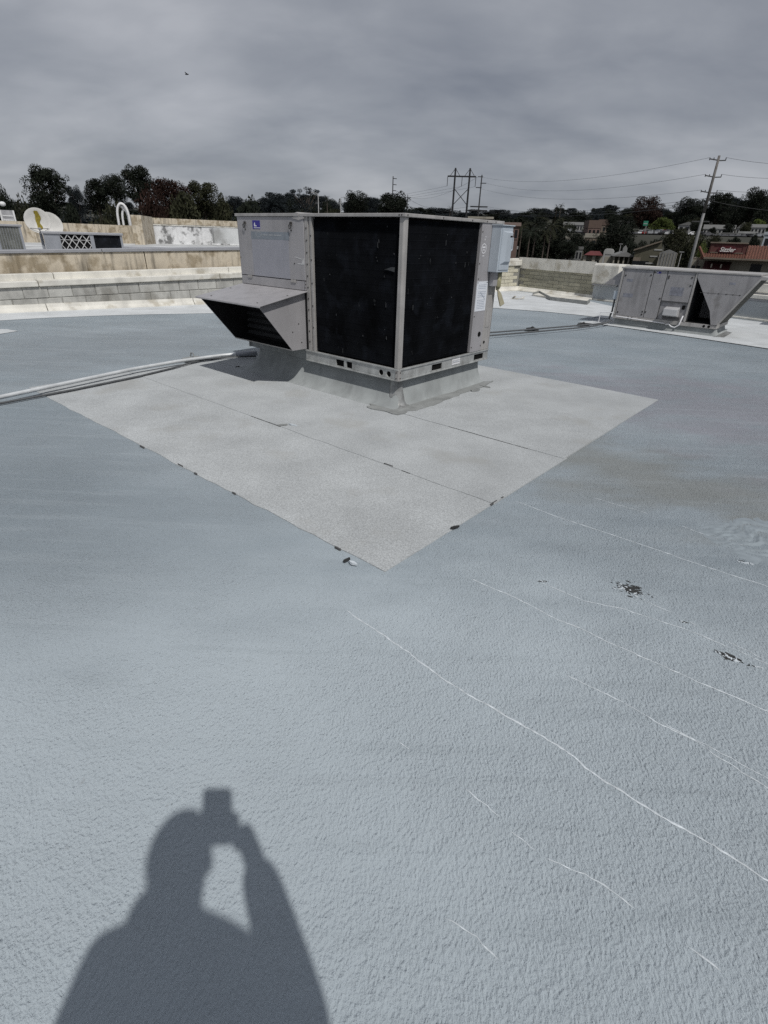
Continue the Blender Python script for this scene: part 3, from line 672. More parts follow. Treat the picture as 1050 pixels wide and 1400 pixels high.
# access panel above the hood
ap = box('access_panel', M_PANEL, unit, -0.006, 0.02, 1.186, 2.205, 1.012, 1.5475, bevel=0.004)
box('hinge_strip', M_PANEL, unit, -0.004, 0.02, 1.186, 2.205, 0.925, 1.006, bevel=0.003)
for y in (1.36, 2.06): box('hinge', M_TRIM, ap, -0.012, -0.006, y - 0.035, y + 0.035, 0.985, 1.012, bevel=0.002)
box('decal', M_PANELD, ap, -0.0072, -0.006, 1.41, 1.985, 1.00 + 0.014, 1.352)
bd = box('decal_band', M_BAND, ap, -0.0078, -0.006, 1.395, 1.985, 1.352, 1.418)
q = MB(); q.v = []; n = 24
ring = []
for k in range(n):
    t = 2 * PI * k / n
    for rr_ in (0.88, 1.12): ring.append((-0.0084, 1.86 + 0.043 * rr_ * math.cos(t), 1.392 + 0.022 * rr_ * math.sin(t)))
q.add(ring, [(2 * k, 2 * ((k + 1) % n), 2 * ((k + 1) % n) + 1, 2 * k + 1) for k in range(n)]); q.open = True; q.build('faded_oval', M_FAINT, bd)
q = MB()
for (a, b_) in ((1.51, 1.62), (1.64, 1.70), (1.72, 1.80)): q.box(-0.0084, -0.0078, a, b_, 1.385, 1.395)
q.build('faded_lettering', M_FAINT, bd)
st = box('sticker', M_BLUE, ap, -0.0075, -0.006, 1.83, 1.95, 1.440, 1.515)
q = MB(); q.box(-0.0083, -0.0075, 1.83, 1.93, 1.447, 1.453); q.box(-0.0083, -0.0075, 1.905, 1.925, 1.462, 1.482); q.ball((-0.0078, 1.915, 1.488), 0.0006, 0.008, 0.008, 8, 6); q.box(-0.0083, -0.0075, 1.885, 1.905, 1.462, 1.472)
q.build('sticker_mark', M_STICKW, st)
for y in (1.36, 2.075):
    h_ = MB(); h_.tube([(-0.006, y - 0.012, 1.49), (-0.022, y - 0.018, 1.475), (-0.024, y - 0.012, 1.452), (-0.020, y + 0.012, 1.448), (-0.022, y + 0.018, 1.475), (-0.006, y + 0.012, 1.495)], 0.0045, 6)
    h_.box(-0.014, -0.006, y - 0.014, y + 0.014, 1.485, 1.505); h_.box(-0.010, -0.006, y - 0.008, y + 0.008, 1.43, 1.44); h_.build('latch', M_SCREW, ap)
q = MB().prism([(1.20, 1.195), (1.32, 1.215), (1.32, 1.208), (1.22, 1.19)], 'x', -0.0075, -0.006); q.prism([(1.195, 1.155), (1.225, 1.152), (1.225, 1.20), (1.197, 1.20)], 'x', -0.0075, -0.006)
q.prism([(1.20, 1.150), (1.29, 1.152), (1.30, 1.160), (1.20, 1.160)], 'x', -0.0073, -0.006); q.build('tape_patch', M_TAPE, ap)
for (y, z) in ((1.335, 1.15), (2.195, 1.17), (1.19, 1.005), (1.196, 0.945), (1.19, 0.975)): sc.box(-0.010, -0.005, y - 0.005, y + 0.005, z, z + 0.010)
# hood
HY0, HY1 = 1.182, 2.212
hood = empty('hood', (0, 0, 0), parent=unit)
q = MB().prism([(0.004, 0.922), (-0.575, 0.820), (-0.578, 0.806), (-0.570, 0.803), (-0.566, 0.815), (0.004, 0.914)], 'y', HY0 - 0.012, HY1 + 0.012); q.build('hood_top', M_PANEL, hood, bevel=0.002)
for (y, nm) in ((HY0 + 0.035, 'hood_side'), (HY1 - 0.036, 'hood_side')):
    q = MB().prism([(0.004, 0.912), (-0.552, 0.812), (-0.180, 0.378), (0.004, 0.378)], 'y', y, y + 0.004); q.build(nm, M_PANEL, hood)
q = MB().prism([(0.004, 0.378), (-0.182, 0.376), (-0.190, 0.388), (-0.186, 0.389), (-0.178, 0.382), (0.004, 0.383)], 'y', HY0 + 0.039, HY1 - 0.036); q.build('hood_floor', M_TRIM, hood)
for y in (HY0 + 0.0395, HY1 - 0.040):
    MB().prism([(0.004, 0.906), (-0.545, 0.808), (-0.180, 0.384), (0.004, 0.384)], 'y', y, y + 0.0035).build('hood_shade_sheet', M_HOODSHADE, hood)  # dark sheets added to deepen the shade on the inner faces
MB().prism([(0.0, 0.384), (-0.176, 0.3845), (-0.176, 0.387), (0.0, 0.387)], 'y', HY0 + 0.045, HY1 - 0.042).build('floor_shade_sheet', M_HOODSHADE, hood)
box('damper', M_HOODSHADE, hood, 0.004, 0.03, HY0 + 0.005, HY1 - 0.005, 0.384, 0.91)
q = MB()
for i in range(7): z = 0.45 + i * 0.065; q.prism([(0.002, z), (-0.022, z - 0.03), (-0.024, z - 0.028), (0.0, z + 0.003)], 'y', HY0 + 0.05, HY1 - 0.05)
q.build('damper_blade', M_HOODIN, hood)
for (x, z) in ((-0.09, 0.62), (-0.06, 0.44), (-0.17, 0.55)): sc.box(x - 0.005, x + 0.005, HY0 + 0.032, HY0 + 0.035, z, z + 0.01)
q = MB()
for (x, y) in ((-0.50, 1.3), (-0.5, 2.05), (-0.2, 1.23), (-0.2, 2.15)): q.box(x - 0.006, x + 0.006, y - 0.006, y + 0.006, 0.92 + x * 0.176, 0.925 + x * 0.176)
q.build('screw', M_SCREW, hood, kind='stuff')
# base rail: a channel with fork slots and lifting holes
def rail(ax, a0, a1, slots, rounds, m=M_RAIL, nm='base_rail'):
    q = MB(); z0, z1 = ZB, 0.368
    def bx(a, b_, c, d, t0=0.0, t1=0.012):
        if ax == 'x': q.box(t0, t1, a, b_, c, d)
        else: q.box(a, b_, t0, t1, c, d)
    cuts = sorted([(c - w / 2, c + w / 2, 's') for c, w in slots] + [(c - 0.04, c + 0.04, 'r') for c in rounds])
    bx(a0, a1, z0, z0 + 0.018); bx(a0, a1, z1 - 0.026, z1); x = a0
    for (a, b_, k) in cuts:
        bx(x, a, z0 + 0.018, z1 - 0.026); x = b_
        if k == 'r':
            ring_plate(q, ((a + b_) / 2, (z0 + 0.018 + z1 - 0.026) / 2), 0.04, (z1 - z0 - 0.044) / 2, 0.026, ax, 0.0, 0.012, 24)
        else: pass
    bx(x, a1, z0 + 0.018, z1 - 0.026)
    bx(a0, a1, z1 - 0.010, z1 + 0.003, -0.010, 0.0125); bx(a0, a1, z0 + 0.0, z0 + 0.010, -0.006, 0.0); 
    o = q.build(nm, m, unit, bevel=0.0015)
    for (a, b_, k) in cuts:
        d = MB()
        if ax == 'x': d.box(0.014, 0.04, a - 0.003, b_ + 0.003, z0 + 0.01, z1 - 0.012)
        else: d.box(a - 0.003, b_ + 0.003, 0.014, 0.04, z0 + 0.01, z1 - 0.012)
        d.build('rail_opening', M_BLACK, o)
    return o
rail('x', 0.0, 1.225, [(0.735, 0.105), (0.610, 0.075)], [0.205, 0.113])
box('base_rail', M_CURB, unit, 0.035, 0.05, 1.226, UL, ZB, 0.368)
r2 = rail('y', 0.013, UW, [(0.585, 0.165), (1.335, 0.185)], [])
box('base_rail', M_RAIL, unit, UW - 0.012, UW, 0.013, UL, ZB, 0.368)
box('base_rail', M_RAIL, unit, 0.013, UW - 0.013, UL - 0.012, UL, ZB, 0.368)
box('base_pan', M_DARK, unit, 0.045, UW - 0.02, 0.045, UL - 0.02, ZB + 0.004, 0.372)
q = MB(); q.box(-0.008, 0.030, -0.008, -0.0005, ZB + 0.004, 0.362); q.box(-0.008, -0.0005, -0.0005, 0.030, ZB + 0.004, 0.362); q.build('corner_bracket', M_TRIM, unit, bevel=0.002)
for z in (0.285, 0.335): sc.box(0.012, 0.022, -0.011, -0.008, z, z + 0.010); sc.box(-0.011, -0.008, 0.012, 0.022, z, z + 0.010)
tg = MB()
for i in range(4): tg.box(0.835, 0.975, -0.0032, -0.0005, 0.292 + i * 0.020, 0.306 + i * 0.020)
tg.build('rail_label', M_STICKW, r2)
q = MB()
for i in range(9): q.box(0.845 + i * 0.0135, 0.853 + i * 0.0135, -0.0038, -0.0032, 0.315, 0.323)
q.build('label_print', M_INK, r2)
# narrow control panels on the right-hand face
cp = box('control_panel', M_PANEL, unit, 1.142, 1.352, -0.005, 0.03, 0.374, 1.5475, bevel=0.003)
box('control_panel', M_TRIM, unit, 1.358, UW, 0.0, 0.03, 0.374, 1.5475, bevel=0.003)
q = MB(); q.prism([(1.392, 0.60), (1.47, 0.60), (1.47, 0.78), (1.392, 0.78)], 'y', -0.004, 0.0); q.build('cover_plate', M_TRIM, unit, bevel=0.002)
lb = box('notice', M_LABEL, cp, 1.148, 1.345, -0.0075, -0.005, 0.772, 1.046)
q = MB(); rnd = random.Random(8)
for i in range(15):
    z = 0.795 + i * 0.0155
    if i in (6, 11): continue
    x = 1.175
    while x < 1.31:
        w = rnd.uniform(0.012, 0.04); q.box(x, min(x + w, 1.322), -0.0083, -0.0075, z, z + 0.0045); x += w + 0.006
q.bar((1.22, -0.008, 0.95), (1.31, -0.008, 0.885), 0.0015, 0.005); q.build('notice_print', M_INK, lb)
q = MB(); n = 24; ring = []
for k in range(n):
    t = 2 * PI * k / n
    for rr_ in (0.036, 0.044): ring.append((1.205 + rr_ * math.cos(t), -0.0062, 1.335 + rr_ * math.sin(t)))
q.add(ring, [(2 * k, 2 * ((k + 1) % n), 2 * ((k + 1) % n) + 1, 2 * k + 1) for k in range(n)])
q.box(1.180, 1.230, -0.0062, -0.005, 1.338, 1.352); q.box(1.185, 1.225, -0.0062, -0.005, 1.318, 1.326); q.box(1.19, 1.222, -0.0062, -0.005, 1.268, 1.275)
q.box(1.205, 1.215, -0.0062, -0.005, 1.405, 1.418); q.box(1.215, 1.223, -0.0062, -0.005, 1.430, 1.440); q.build('emblem', M_STICKW, cp)
q = MB(); Mx = Matrix.Rotation(PI / 2, 3, 'X')
q.lathe([(0.0, 0.0), (0.024, 0.0), (0.024, 0.006), (0.0, 0.006)], 16, (1.285, -0.005, 0.545), Mx); q.build('knockout', M_BLACK, cp)
q = MB(); q.lathe([(0.0, 0.0), (0.013, 0.0), (0.013, 0.006), (0.0, 0.006)], 14, (1.405, 0.0, 0.452), Mx); q.build('knockout', M_BLACK, cp)
for (x, z) in ((1.155, 1.47), (1.155, 1.2), (1.155, 0.72), (1.160, 0.42), (1.335, 0.42), (1.16, 1.065), (1.33, 1.03), (1.16, 1.03)): sc.box(x - 0.005, x + 0.005, -0.009, -0.005, z, z + 0.010)
sc.build('screws', M_SCREW, unit, kind='stuff')
# disconnect switch box
dbx = box('disconnect_box', M_BOX, unit, 1.315, 1.540, -0.110, -0.006, 1.130, 1.530, bevel=0.005)
q = MB().prism([(1.332, 1.150), (1.525, 1.150), (1.525, 1.512), (1.332, 1.512)], 'y', -0.116, -0.110); q.build('box_door', M_BOX, dbx, bevel=0.003)
vs_ = [(1.345, -0.116, 1.20), (1.515, -0.116, 1.20), (1.515, -0.116, 1.49), (1.345, -0.116, 1.49), (1.40, -0.135, 1.225), (1.505, -0.135, 1.225), (1.505, -0.135, 1.475), (1.40, -0.135, 1.475)]
q = MB().add(vs_, [(3, 2, 1, 0), (4, 5, 6, 7), (0, 1, 5, 4), (1, 2, 6, 5), (2, 3, 7, 6), (3, 0, 4, 7)]); q.build('raised_cover', M_BOX, dbx, bevel=0.003)
box('box_slot', M_BLACK, dbx, 1.455, 1.495, -0.138, -0.134, 1.438, 1.450)
q = MB(); q.tube([(1.540, -0.09, 1.44), (1.575, -0.10, 1.43), (1.578, -0.10, 1.33), (1.545, -0.09, 1.31)], 0.008, 6); q.box(1.540, 1.556, -0.105, -0.08, 1.30, 1.46); q.build('handle', M_BOX, dbx)
box('drip_cap', M_BOX, dbx, 1.308, 1.548, -0.124, -0.004, 1.531, 1.540, bevel=0.002)
# conduit and loose cover hanging below it
q = MB(); q.box(1.36, 1.44, -0.06, -0.004, 1.00, 1.128); q.build('junction_box', M_PANEL, unit, bevel=0.004)
q = MB(); q.tube([(1.455, -0.06, 1.13), (1.456, -0.06, 1.0), (1.46, -0.055, 0.985)], 0.019, 10); q.tube([(1.498, -0.05, 1.13), (1.50, -0.05, 0.99), (1.50, -0.03, 0.96)], 0.016, 10); q.build('conduit', M_OLIVE, unit, smooth=True)
q = MB().prism([(1.450, 0.975), (1.530, 0.93), (1.625, 0.825), (1.60, 0.815), (1.545, 0.80), (1.475, 0.90)], 'y', -0.070, -0.058); q.build('loose_cover', mat('beige_plastic', (0.46, 0.42, 0.29), 0.5, var=0.1, vs=20), unit, bevel=0.004)

# ---- conduit and cable leaving the main unit to the left
def wallpt(u, v, z): return gnd(u, v, z)
cd = empty('conduit', gnd(265, 493), 0, 'pale grey electrical conduit running left from under the air conditioner hood', 'conduit'); b0 = Vector(cd.location)
pts = [gnd(-230, 590, 0.06), gnd(-110, 568, 0.06), gnd(0, 543, 0.06), gnd(90, 524, 0.06), gnd(180, 505, 0.06), gnd(240, 494.5, 0.06), gnd(275, 489.5, 0.06), gnd(305, 485.5, 0.065), gnd(330, 483.5, 0.075), gnd(352, 483, 0.08)]
MB().tube([p - b0 for p in pts], 0.019, 10).build('pipe', M_PIPE, cd, smooth=True)
MB().tube([pts[7].lerp(pts[8], 0.7) - b0, pts[8] - b0, pts[9] - b0], 0.029, 10).build('coupling', M_GALVG, cd, smooth=True)
q = MB(); pp = gnd(264, 494, 0.0) - b0
q.box(-0.12, 0.10, -0.05, 0.05, 0.012, 0.05); o = q.build('support', M_SEAL, cd, bevel=0.008); o.location = pp; o.rotation_euler = (0, 0, 0.9)
q = MB(); q.tube([(0, -0.05, 0.03), (0, -0.02, 0.10), (0, 0.02, 0.10), (0, 0.05, 0.03)], 0.008, 6); o = q.build('strap', M_SEAL, cd); o.location = pp; o.rotation_euler = (0, 0, 0.9)
cb = empty('cable', gnd(200, 513), 0, 'thin dark cable lying beside the pale conduit on the left', 'cable'); b0 = Vector(cb.location)
pts = [gnd(-230, 601, 0.02), gnd(-100, 575, 0.02), gnd(0, 551.5, 0.02), gnd(100, 533, 0.02), gnd(190, 514.5, 0.02), gnd(235, 503.5, 0.025), gnd(262, 495.5, 0.03), gnd(283, 491.5, 0.025), gnd(310, 488, 0.02), gnd(350, 487, 0.02)]
MB().tube([p - b0 for p in pts], 0.0105, 8).build('sheath', M_CABLE, cb, smooth=True)
# ---- pipes to the right-hand unit
for (dv, r_, lab) in ((0, 0.013, 'thin dark pipe running across the roof towards the smaller unit, further from the viewer'), (4.0, 0.013, 'thin dark pipe running across the roof towards the smaller unit, nearer the viewer')):
    o0 = empty('gas_pipe', gnd(760, 449), 0, lab, 'pipe', 'pipes between the two units'); b0 = Vector(o0.location)
    pts = [gnd(600, 458.5 + dv, 0.04), gnd(672, 454.5 + dv, 0.05), gnd(730, 450 + dv * 0.9, 0.05), gnd(790, 445 + dv * 0.8, 0.05), gnd(815, 443 + dv * 0.5, 0.05), gnd(829, 441 + dv * 0.2, 0.07), gnd(836, 438, 0.10)]
    MB().tube([p - b0 for p in pts], r_, 8).build('pipe', M_CABLE, o0, smooth=True)
for (u, v, lab) in ((727, 453, 'small black pipe support block under the pipes, nearer the large unit'), (797, 446.5, 'small black pipe support block under the pipes, beside the smaller unit')):
    q = MB().prism([(-0.13, 0), (0.13, 0), (0.10, 0.05), (0.04, 0.06), (0, 0.085), (-0.04, 0.06), (-0.10, 0.05)], 'y', -0.05, 0.05); o = q.build('pipe_support', M_TAR, bevel=0.006)
    o.location = gnd(u, v); o.rotation_euler = (0, 0, -0.35); setp(o, lab, 'pipe support', 'black pipe supports')

# ================================================================== SECOND UNIT (right)
SA = R(-40); SO = Vector((5.75, 9.77, 0)); su = empty('rooftop_air_conditioner', SO, SA, 'smaller weathered grey rooftop air conditioner with tapering side hood, by the right parapet', 'air conditioner')
sc2 = empty('roof_curb', SO, SA, 'low dark grey roof curb under the smaller air conditioner', 'roof curb')
flared([(0.0, 0.05, 0.10, 0.05, 0.05), (0.02, 0.03, 0.06, 0.03, 0.03), (0.06, 0.01, 0.02, 0.01, 0.01), (0.128, 0, 0, 0, 0)], -1.79, -0.03, 0.04, 0.97).build('curb_wall', M_CURB, sc2)
q = MB(); q.prism([(0.0, -0.05), (0.16, 0.02), (0.14, 0.8), (0.02, 0.9)], 'z', 0.0, 0.02); q.build('base_flashing', M_ALU, sc2)
Wd = 0.99
box('base_rail', M_TRIM, su, -1.82, 0.0, 0.0, Wd, 0.13, 0.195, bevel=0.004)
box('cabinet', M_DARK, su, -1.80, -0.53, 0.03, Wd - 0.02, 0.195, 1.0)
box('back_panel', M_UNITG, su, -1.82, -0.02, Wd - 0.018, Wd, 0.195, 1.015)
box('end_panel', M_UNITG, su, -1.82, -1.802, 0.022, Wd - 0.02, 0.195, 1.015)
p1 = box('side_panel', M_UNITG, su, -1.775, -1.262, 0.0, 0.02, 0.198, 1.012, bevel=0.004)
p2 = box('side_panel', M_UNITG, su, -1.250, -1.022, 0.0, 0.02, 0.198, 1.012, bevel=0.004)
p3 = box('side_panel', M_UNITG, su, -1.008, -0.56, 0.0, 0.02, 0.520, 1.012, bevel=0.004)
box('corner_post', M_TRIM, su, -1.82, -1.783, -0.004, 0.02, 0.198, 1.012, bevel=0.003)
for x in (-1.262, -1.022, ): box('panel_seam', M_UNITD, su, x + 0.0005, x + 0.0115 + 0.002, 0.006, 0.02, 0.198, 1.012)
box('corner_post', M_TRIM, su, -0.552, -0.520, -0.004, 0.03, 0.198, 1.012, bevel=0.003)
q = MB().box(-1.84, 0.42, -0.018, Wd + 0.015, 1.0155, 1.042); q.build('lid', M_TRIM, su, bevel=0.004)
box('decal', M_UNITBAND, p1, -1.71, -1.53, -0.0015, 0.0, 0.53, 0.595); box('decal', M_UNITBAND, p1, -1.70, -1.59, -0.0015, 0.0, 0.80, 0.845)
box('decal', M_UNITBAND, p3, -0.90, -0.68, -0.0015, 0.0, 0.62, 0.76)
st = box('sticker', M_BLUE, p2, -1.20, -1.13, -0.0015, 0.0, 0.965, 0.995); box('sticker_mark', M_STICKW, st, -1.192, -1.175, -0.0022, -0.0015, 0.972, 0.988)
q = MB()
for (x, z) in ((-1.74, 0.25), (-1.29, 0.30), (-1.29, 0.25), (-1.74, 0.90), (-1.29, 0.93), (-1.235, 0.3), (-1.235, 0.98), (-1.04, 0.55), (-0.98, 0.9), (-0.98, 0.93), (-0.59, 0.8), (-0.6, 0.93)): q.box(x - 0.012, x + 0.012, -0.006, 0.0, z - 0.012, z + 0.012)
q.build('fasteners', M_SCREW, su, kind='stuff')
for (x, z) in ((-1.52, 0.163), (-1.46, 0.163), (-0.20, 0.163), (-0.12, 0.163)):
    q = MB(); q.lathe([(0.0, 0), (0.022, 0), (0.022, 0.004), (0, 0.004)], 12, (x, 0.001, z), Mx); q.build('lifting_hole', M_BLACK, su)
# flue compartment with its white hood
box('recess_back', M_UNITG, su, -1.008, -0.56, 0.022, 0.03, 0.198, 0.515)
box('recess_lip', M_UNITD, su, -1.008, -0.56, -0.002, 0.022, 0.500, 0.517)
q = MB().prism([(0.022, 0.43), (-0.13, 0.40), (-0.14, 0.29), (0.022, 0.26)], 'x', -0.90, -0.66); q.build('flue_hood', mat('pale_flue_hood', (0.56, 0.56, 0.57), 0.4, 0.2, var=0.1), su, bevel=0.006)
q = MB()
for i in range(4): q.box(-0.93, -0.63, 0.010, 0.021, 0.215 + i * 0.014, 0.221 + i * 0.014)
q.build('louvre', M_UNITD, su)
box('gas_valve', M_BLACK, su, -0.635, -0.585, 0.0, 0.021, 0.40, 0.47, bevel=0.004)
q = MB(); q.tube([(-0.83, -0.02, 0.12), (-0.78, -0.03, 0.14), (-0.72, -0.035, 0.10), (-0.66, -0.03, 0.09), (-0.60, -0.02, 0.14), (-0.575, -0.015, 0.30)], 0.011, 8); q.build('flexible_pipe', M_STICKW, su, smooth=True)
q = MB(); q.tube([(-1.75, -0.02, 0.175), (-0.85, -0.02, 0.14)], 0.010, 6); q.build('condensate_pipe', M_STICKW, su)
# open end compartment and the tapering economiser hood
box('compartment_floor', M_DARK, su, -0.52, -0.01, 0.02, Wd - 0.02, 0.196, 0.205)
box('damper', M_HOODIN, su, -0.53, -0.515, 0.03, Wd - 0.02, 0.2, 1.0)
hd = empty('hood', (0, 0, 0), parent=su)
HP = [(-0.515, 1.012), (0.42, 1.012), (0.40, 0.93), (-0.005, 0.20), (-0.085, 0.198), (-0.28, 0.56), (-0.515, 0.98)]
HP = [(-0.515, 1.012), (0.43, 1.012), (0.41, 0.95), (-0.005, 0.20), (-0.10, 0.198), (-0.175, 0.42), (-0.52, 0.94)]
for y in (-0.010, Wd - 0.01):
    q = MB().prism(HP, 'y', y, y + 0.008); q.build('hood_side', M_UNITG, hd, bevel=0.002)
q = MB().prism([(0.40, 0.93), (0.385, 0.935), (-0.025, 0.205), (-0.005, 0.20)], 'y', 0.0, Wd - 0.012); q.build('hood_filter', mat('dark_filter', (0.085, 0.085, 0.072), 0.8, var=0.3, vs=12), hd)
q = MB(); q.bar((0.425, -0.012, 0.965), (0.0, -0.012, 0.205), 0.006, 0.03); q.build('hood_edge', M_TRIM, hd)
box('hood_plate', M_UNITBAND, hd, 0.0, 0.09, -0.0115, -0.0102, 0.86, 0.895)
q = MB()
for x in (-0.40, -0.28, -0.12, 0.0, 0.10, 0.2): q.box(x - 0.01, x + 0.01, -0.013, -0.010, 0.70, 0.712)
q.box(-0.40, 0.22, -0.0112, -0.0102, 0.704, 0.708); q.build('fasteners', M_SCREW, hd, kind='stuff')
q = MB().prism([(0.41, 1.012), (0.62, 0.985), (0.62, 0.965), (0.40, 0.95)], 'y', 0.0, Wd); q.build('hood_visor', M_TRIM, hd)
# small rain hood and disconnect on the left end
q = MB().prism([(-1.82, 0.99), (-2.12, 0.735), (-2.11, 0.72), (-1.83, 0.715)], 'y', 0.05, 0.62); q.build('rain_hood', M_UNITG, su, bevel=0.003)
box('disconnect_box', M_BOX, su, -1.90, -1.822, 0.02, 0.12, 0.47, 0.62, bevel=0.005); q = MB(); q.tube([(-1.87, 0.06, 0.47), (-1.87, 0.06, 0.25), (-1.90, 0.06, 0.1)], 0.018, 8); q.build('conduit', M_CABLE, su)
q = MB(); q.tube([(-2.05, -0.05, 0.02), (-2.05, -0.05, 0.22), (-1.80, -0.05, 0.235)], 0.009, 6); q.build('drain_pipe', M_STICKW, su)

su3 = copy_tree(su); su3.location = (9.56, 9.81, 0); su3['label'] = 'third weathered air conditioner outside the right edge, known in the picture by its dark shadow'
sc3 = copy_tree(sc2); sc3.location = (9.56, 9.81, 0); sc3['label'] = 'low roof curb under the third air conditioner, outside the right edge'

# ================================================================== NEIGHBOUR'S ROOF (left)
nz = 0.70
nr = [WALL_A - E1 * 14 + M1 * 0.70, WALL_A + E1 * 9.5 + M1 * 0.70, far(345, 325, 44), far(180, 325, 42), far(-60, 325, 38), far(-330, 325, 34)]
MB().prism([(p.x, p.y) for p in nr], 'z', -5.5, nz).build('neighbouring_roof', M_NROOF, kind='structure')
def between(A, B, z0, z1, th, name, m, parent=None, bevel=0.0):
    A = Vector((A.x, A.y, 0)); B = Vector((B.x, B.y, 0)); d = (B - A).normalized(); s = Vector((-d.y, d.x, 0)) * th
    return MB().prism([(p.x, p.y) for p in (A, B, B + s, A + s)], 'z', z0, z1).build(name, m, parent, bevel)
lowA, lowB = far(-330, 300, 31.0), far(183, 311, 36)
lw = empty('back_parapet', (0, 0, 0), 0, 'low stained beige parapet at the back of the neighbouring roof behind the satellite dish', 'wall')
zt1 = far(120, 306, 34).z
between(lowA, lowB, nz, zt1, 0.3, 'wall_panel', M_BEIGE, lw)
hw = empty('whitewashed_wall', (0, 0, 0), 0, 'taller back wall with beige band over peeling whitewash left of the large unit', 'wall')
A_, B_ = far(194, 300, 37.0), far(356, 305, 39.0); zt2 = far(230, 298.5, 37.2).z; zw = far(230, 306.5, 37.2).z
between(A_, B_, nz, zw, 0.32, 'whitewash', M_WASH, hw)
d_ = (B_ - A_).normalized(); d_.z = 0; s_ = Vector((-d_.y, d_.x, 0))
between(A_ - s_ * 0.06, B_ - s_ * 0.06, zw + 0.002, zt2, 0.5, 'top_band', M_BEIGE, hw)
between(A_ - s_ * 0.04, B_ - s_ * 0.04, zw - 0.07, zw - 0.002, 0.3, 'white_lip', M_WHITE, hw)
P1_, P2_ = far(179, 300, 33.6), far(195.5, 300, 36.8)
between(P2_, P1_, nz, zt2 + 0.03, 0.5, 'end_pier', M_BEIGE, hw)
between(far(292, 318, 36.5), far(330, 318, 37.4), nz + 0.1, zw - 0.1, 0.2, 'grey_panel', M_NROOF, hw)
# flat hatch and duct on the neighbouring roof
q = MB().box(-1.0, 1.0, -0.35, 0.35, 0, 0.12); q.box(-1.05, 1.05, -0.4, 0.4, 0.12, 0.17); o = q.build('roof_hatch', M_COPING, bevel=0.01); p = far(188, 338, 22); o.location = (p.x, p.y, nz); o.rotation_euler = (0, 0, 0.2)
setp(o, 'low grey roof hatch in front of the whitewashed wall', 'roof hatch')
# condenser cabinets
def cabinet(name, u0, u1, d, zt, rz, label, group=None):
    a, b_ = far(u0, 330, d), far(u1, 330, d); w = (b_ - a).length; c = (a + b_) / 2
    e_ = empty(name, (c.x, c.y, nz), math.atan2((b_ - a).y, (b_ - a).x) + rz, label, 'air conditioner', group); return e_, w, zt - nz
zt3 = far(110, 317.5, 16.2).z
cb1, w, h = cabinet('condenser_cabinet', 61, 168, 16.2, zt3, 0.0, 'long low grey condenser cabinet with white lattice guard beside a black coil')
box('base_rail', M_GALVG, cb1, -w / 2, w / 2, 0, 1.0, 0, 0.08)
box('lid', M_COPING, cb1, -w / 2 - 0.03, w / 2 + 0.03, -0.03, 1.03, h - 0.05, h, bevel=0.006)
box('cabinet', M_DARK, cb1, -w / 2 + 0.02, w / 2 - 0.02, 0.05, 0.98, 0.08, h - 0.05)
x1, x2, x3 = -w / 2 + w * 0.20, -w / 2 + w * 0.575, -w / 2 + w * 0.625
box('side_panel', M_GALVG, cb1, -w / 2, x1, 0, 0.05, 0.08, h - 0.05, bevel=0.004); box('mullion', M_GALVG, cb1, x2, x3, -0.005, 0.05, 0.08, h - 0.05, bevel=0.004)
box('corner_post', M_GALVG, cb1, w / 2 - 0.05, w / 2, 0, 0.05, 0.08, h - 0.05)
box('coil', M_COIL, cb1, x3, w / 2 - 0.05, 0.02, 0.048, 0.08, h - 0.05)
q = MB(); nx = 4; cw = (x2 - x1) / nx; z0, z1 = 0.10, h - 0.06
for i in range(nx):
    for j in range(2):
        xa, xb = x1 + i * cw, x1 + (i + 1) * cw; za, zb = z0 + (z1 - z0) * j / 2, z0 + (z1 - z0) * (j + 1) / 2
        q.bar((xa, 0.0, za), (xb, 0.0, zb), 0.012, 0.016); q.bar((xa, 0.008, zb), (xb, 0.008, za), 0.012, 0.016); q.bar((xa, 0.004, (za + zb) / 2), (xb, 0.004, (za + zb) / 2), 0.008, 0.010)
q.build('lattice_guard', mat('lattice_white', (0.5, 0.5, 0.5), 0.5, var=0.1), cb1)
zt4 = far(15, 306.5, 15.5).z
cb2, w, h = cabinet('condenser_cabinet', -62, 33, 15.5, zt4, 0.0, 'grey condenser cabinet with dusty mesh side at the left edge, in front of the dish')
box('base_rail', M_GALVG, cb2, -w / 2, w / 2, 0, 1.1, 0, 0.08); box('lid', M_COPING, cb2, -w / 2 - 0.03, w / 2 + 0.03, -0.03, 1.13, h - 0.045, h, bevel=0.006)
box('cabinet', M_DARK, cb2, -w / 2 + 0.02, w / 2 - 0.02, 0.05, 1.08, 0.08, h - 0.045)
box('mesh_panel', M_MESH, cb2, w / 2 - w * 0.36, w / 2 - 0.04, 0.0, 0.045, 0.09, h - 0.05); box('corner_post', M_GALVG, cb2, w / 2 - 0.04, w / 2, -0.01, 0.05, 0.08, h - 0.045)
box('mullion', M_GALVG, cb2, w / 2 - w * 0.42, w / 2 - w * 0.362, -0.005, 0.05, 0.08, h - 0.045); box('side_panel', M_GALVG, cb2, -w / 2, w / 2 - w * 0.422, 0.0, 0.05, h * 0.5, h - 0.045)
q = MB(); 
for i in range(9):
    x = w / 2 - w * 0.355 + i * (w * 0.355 - 0.045) / 8; q.box(x - 0.003, x + 0.003, -0.004, 0.0, 0.09, h - 0.05)
q.build('mesh_wire', M_GALVG, cb2)
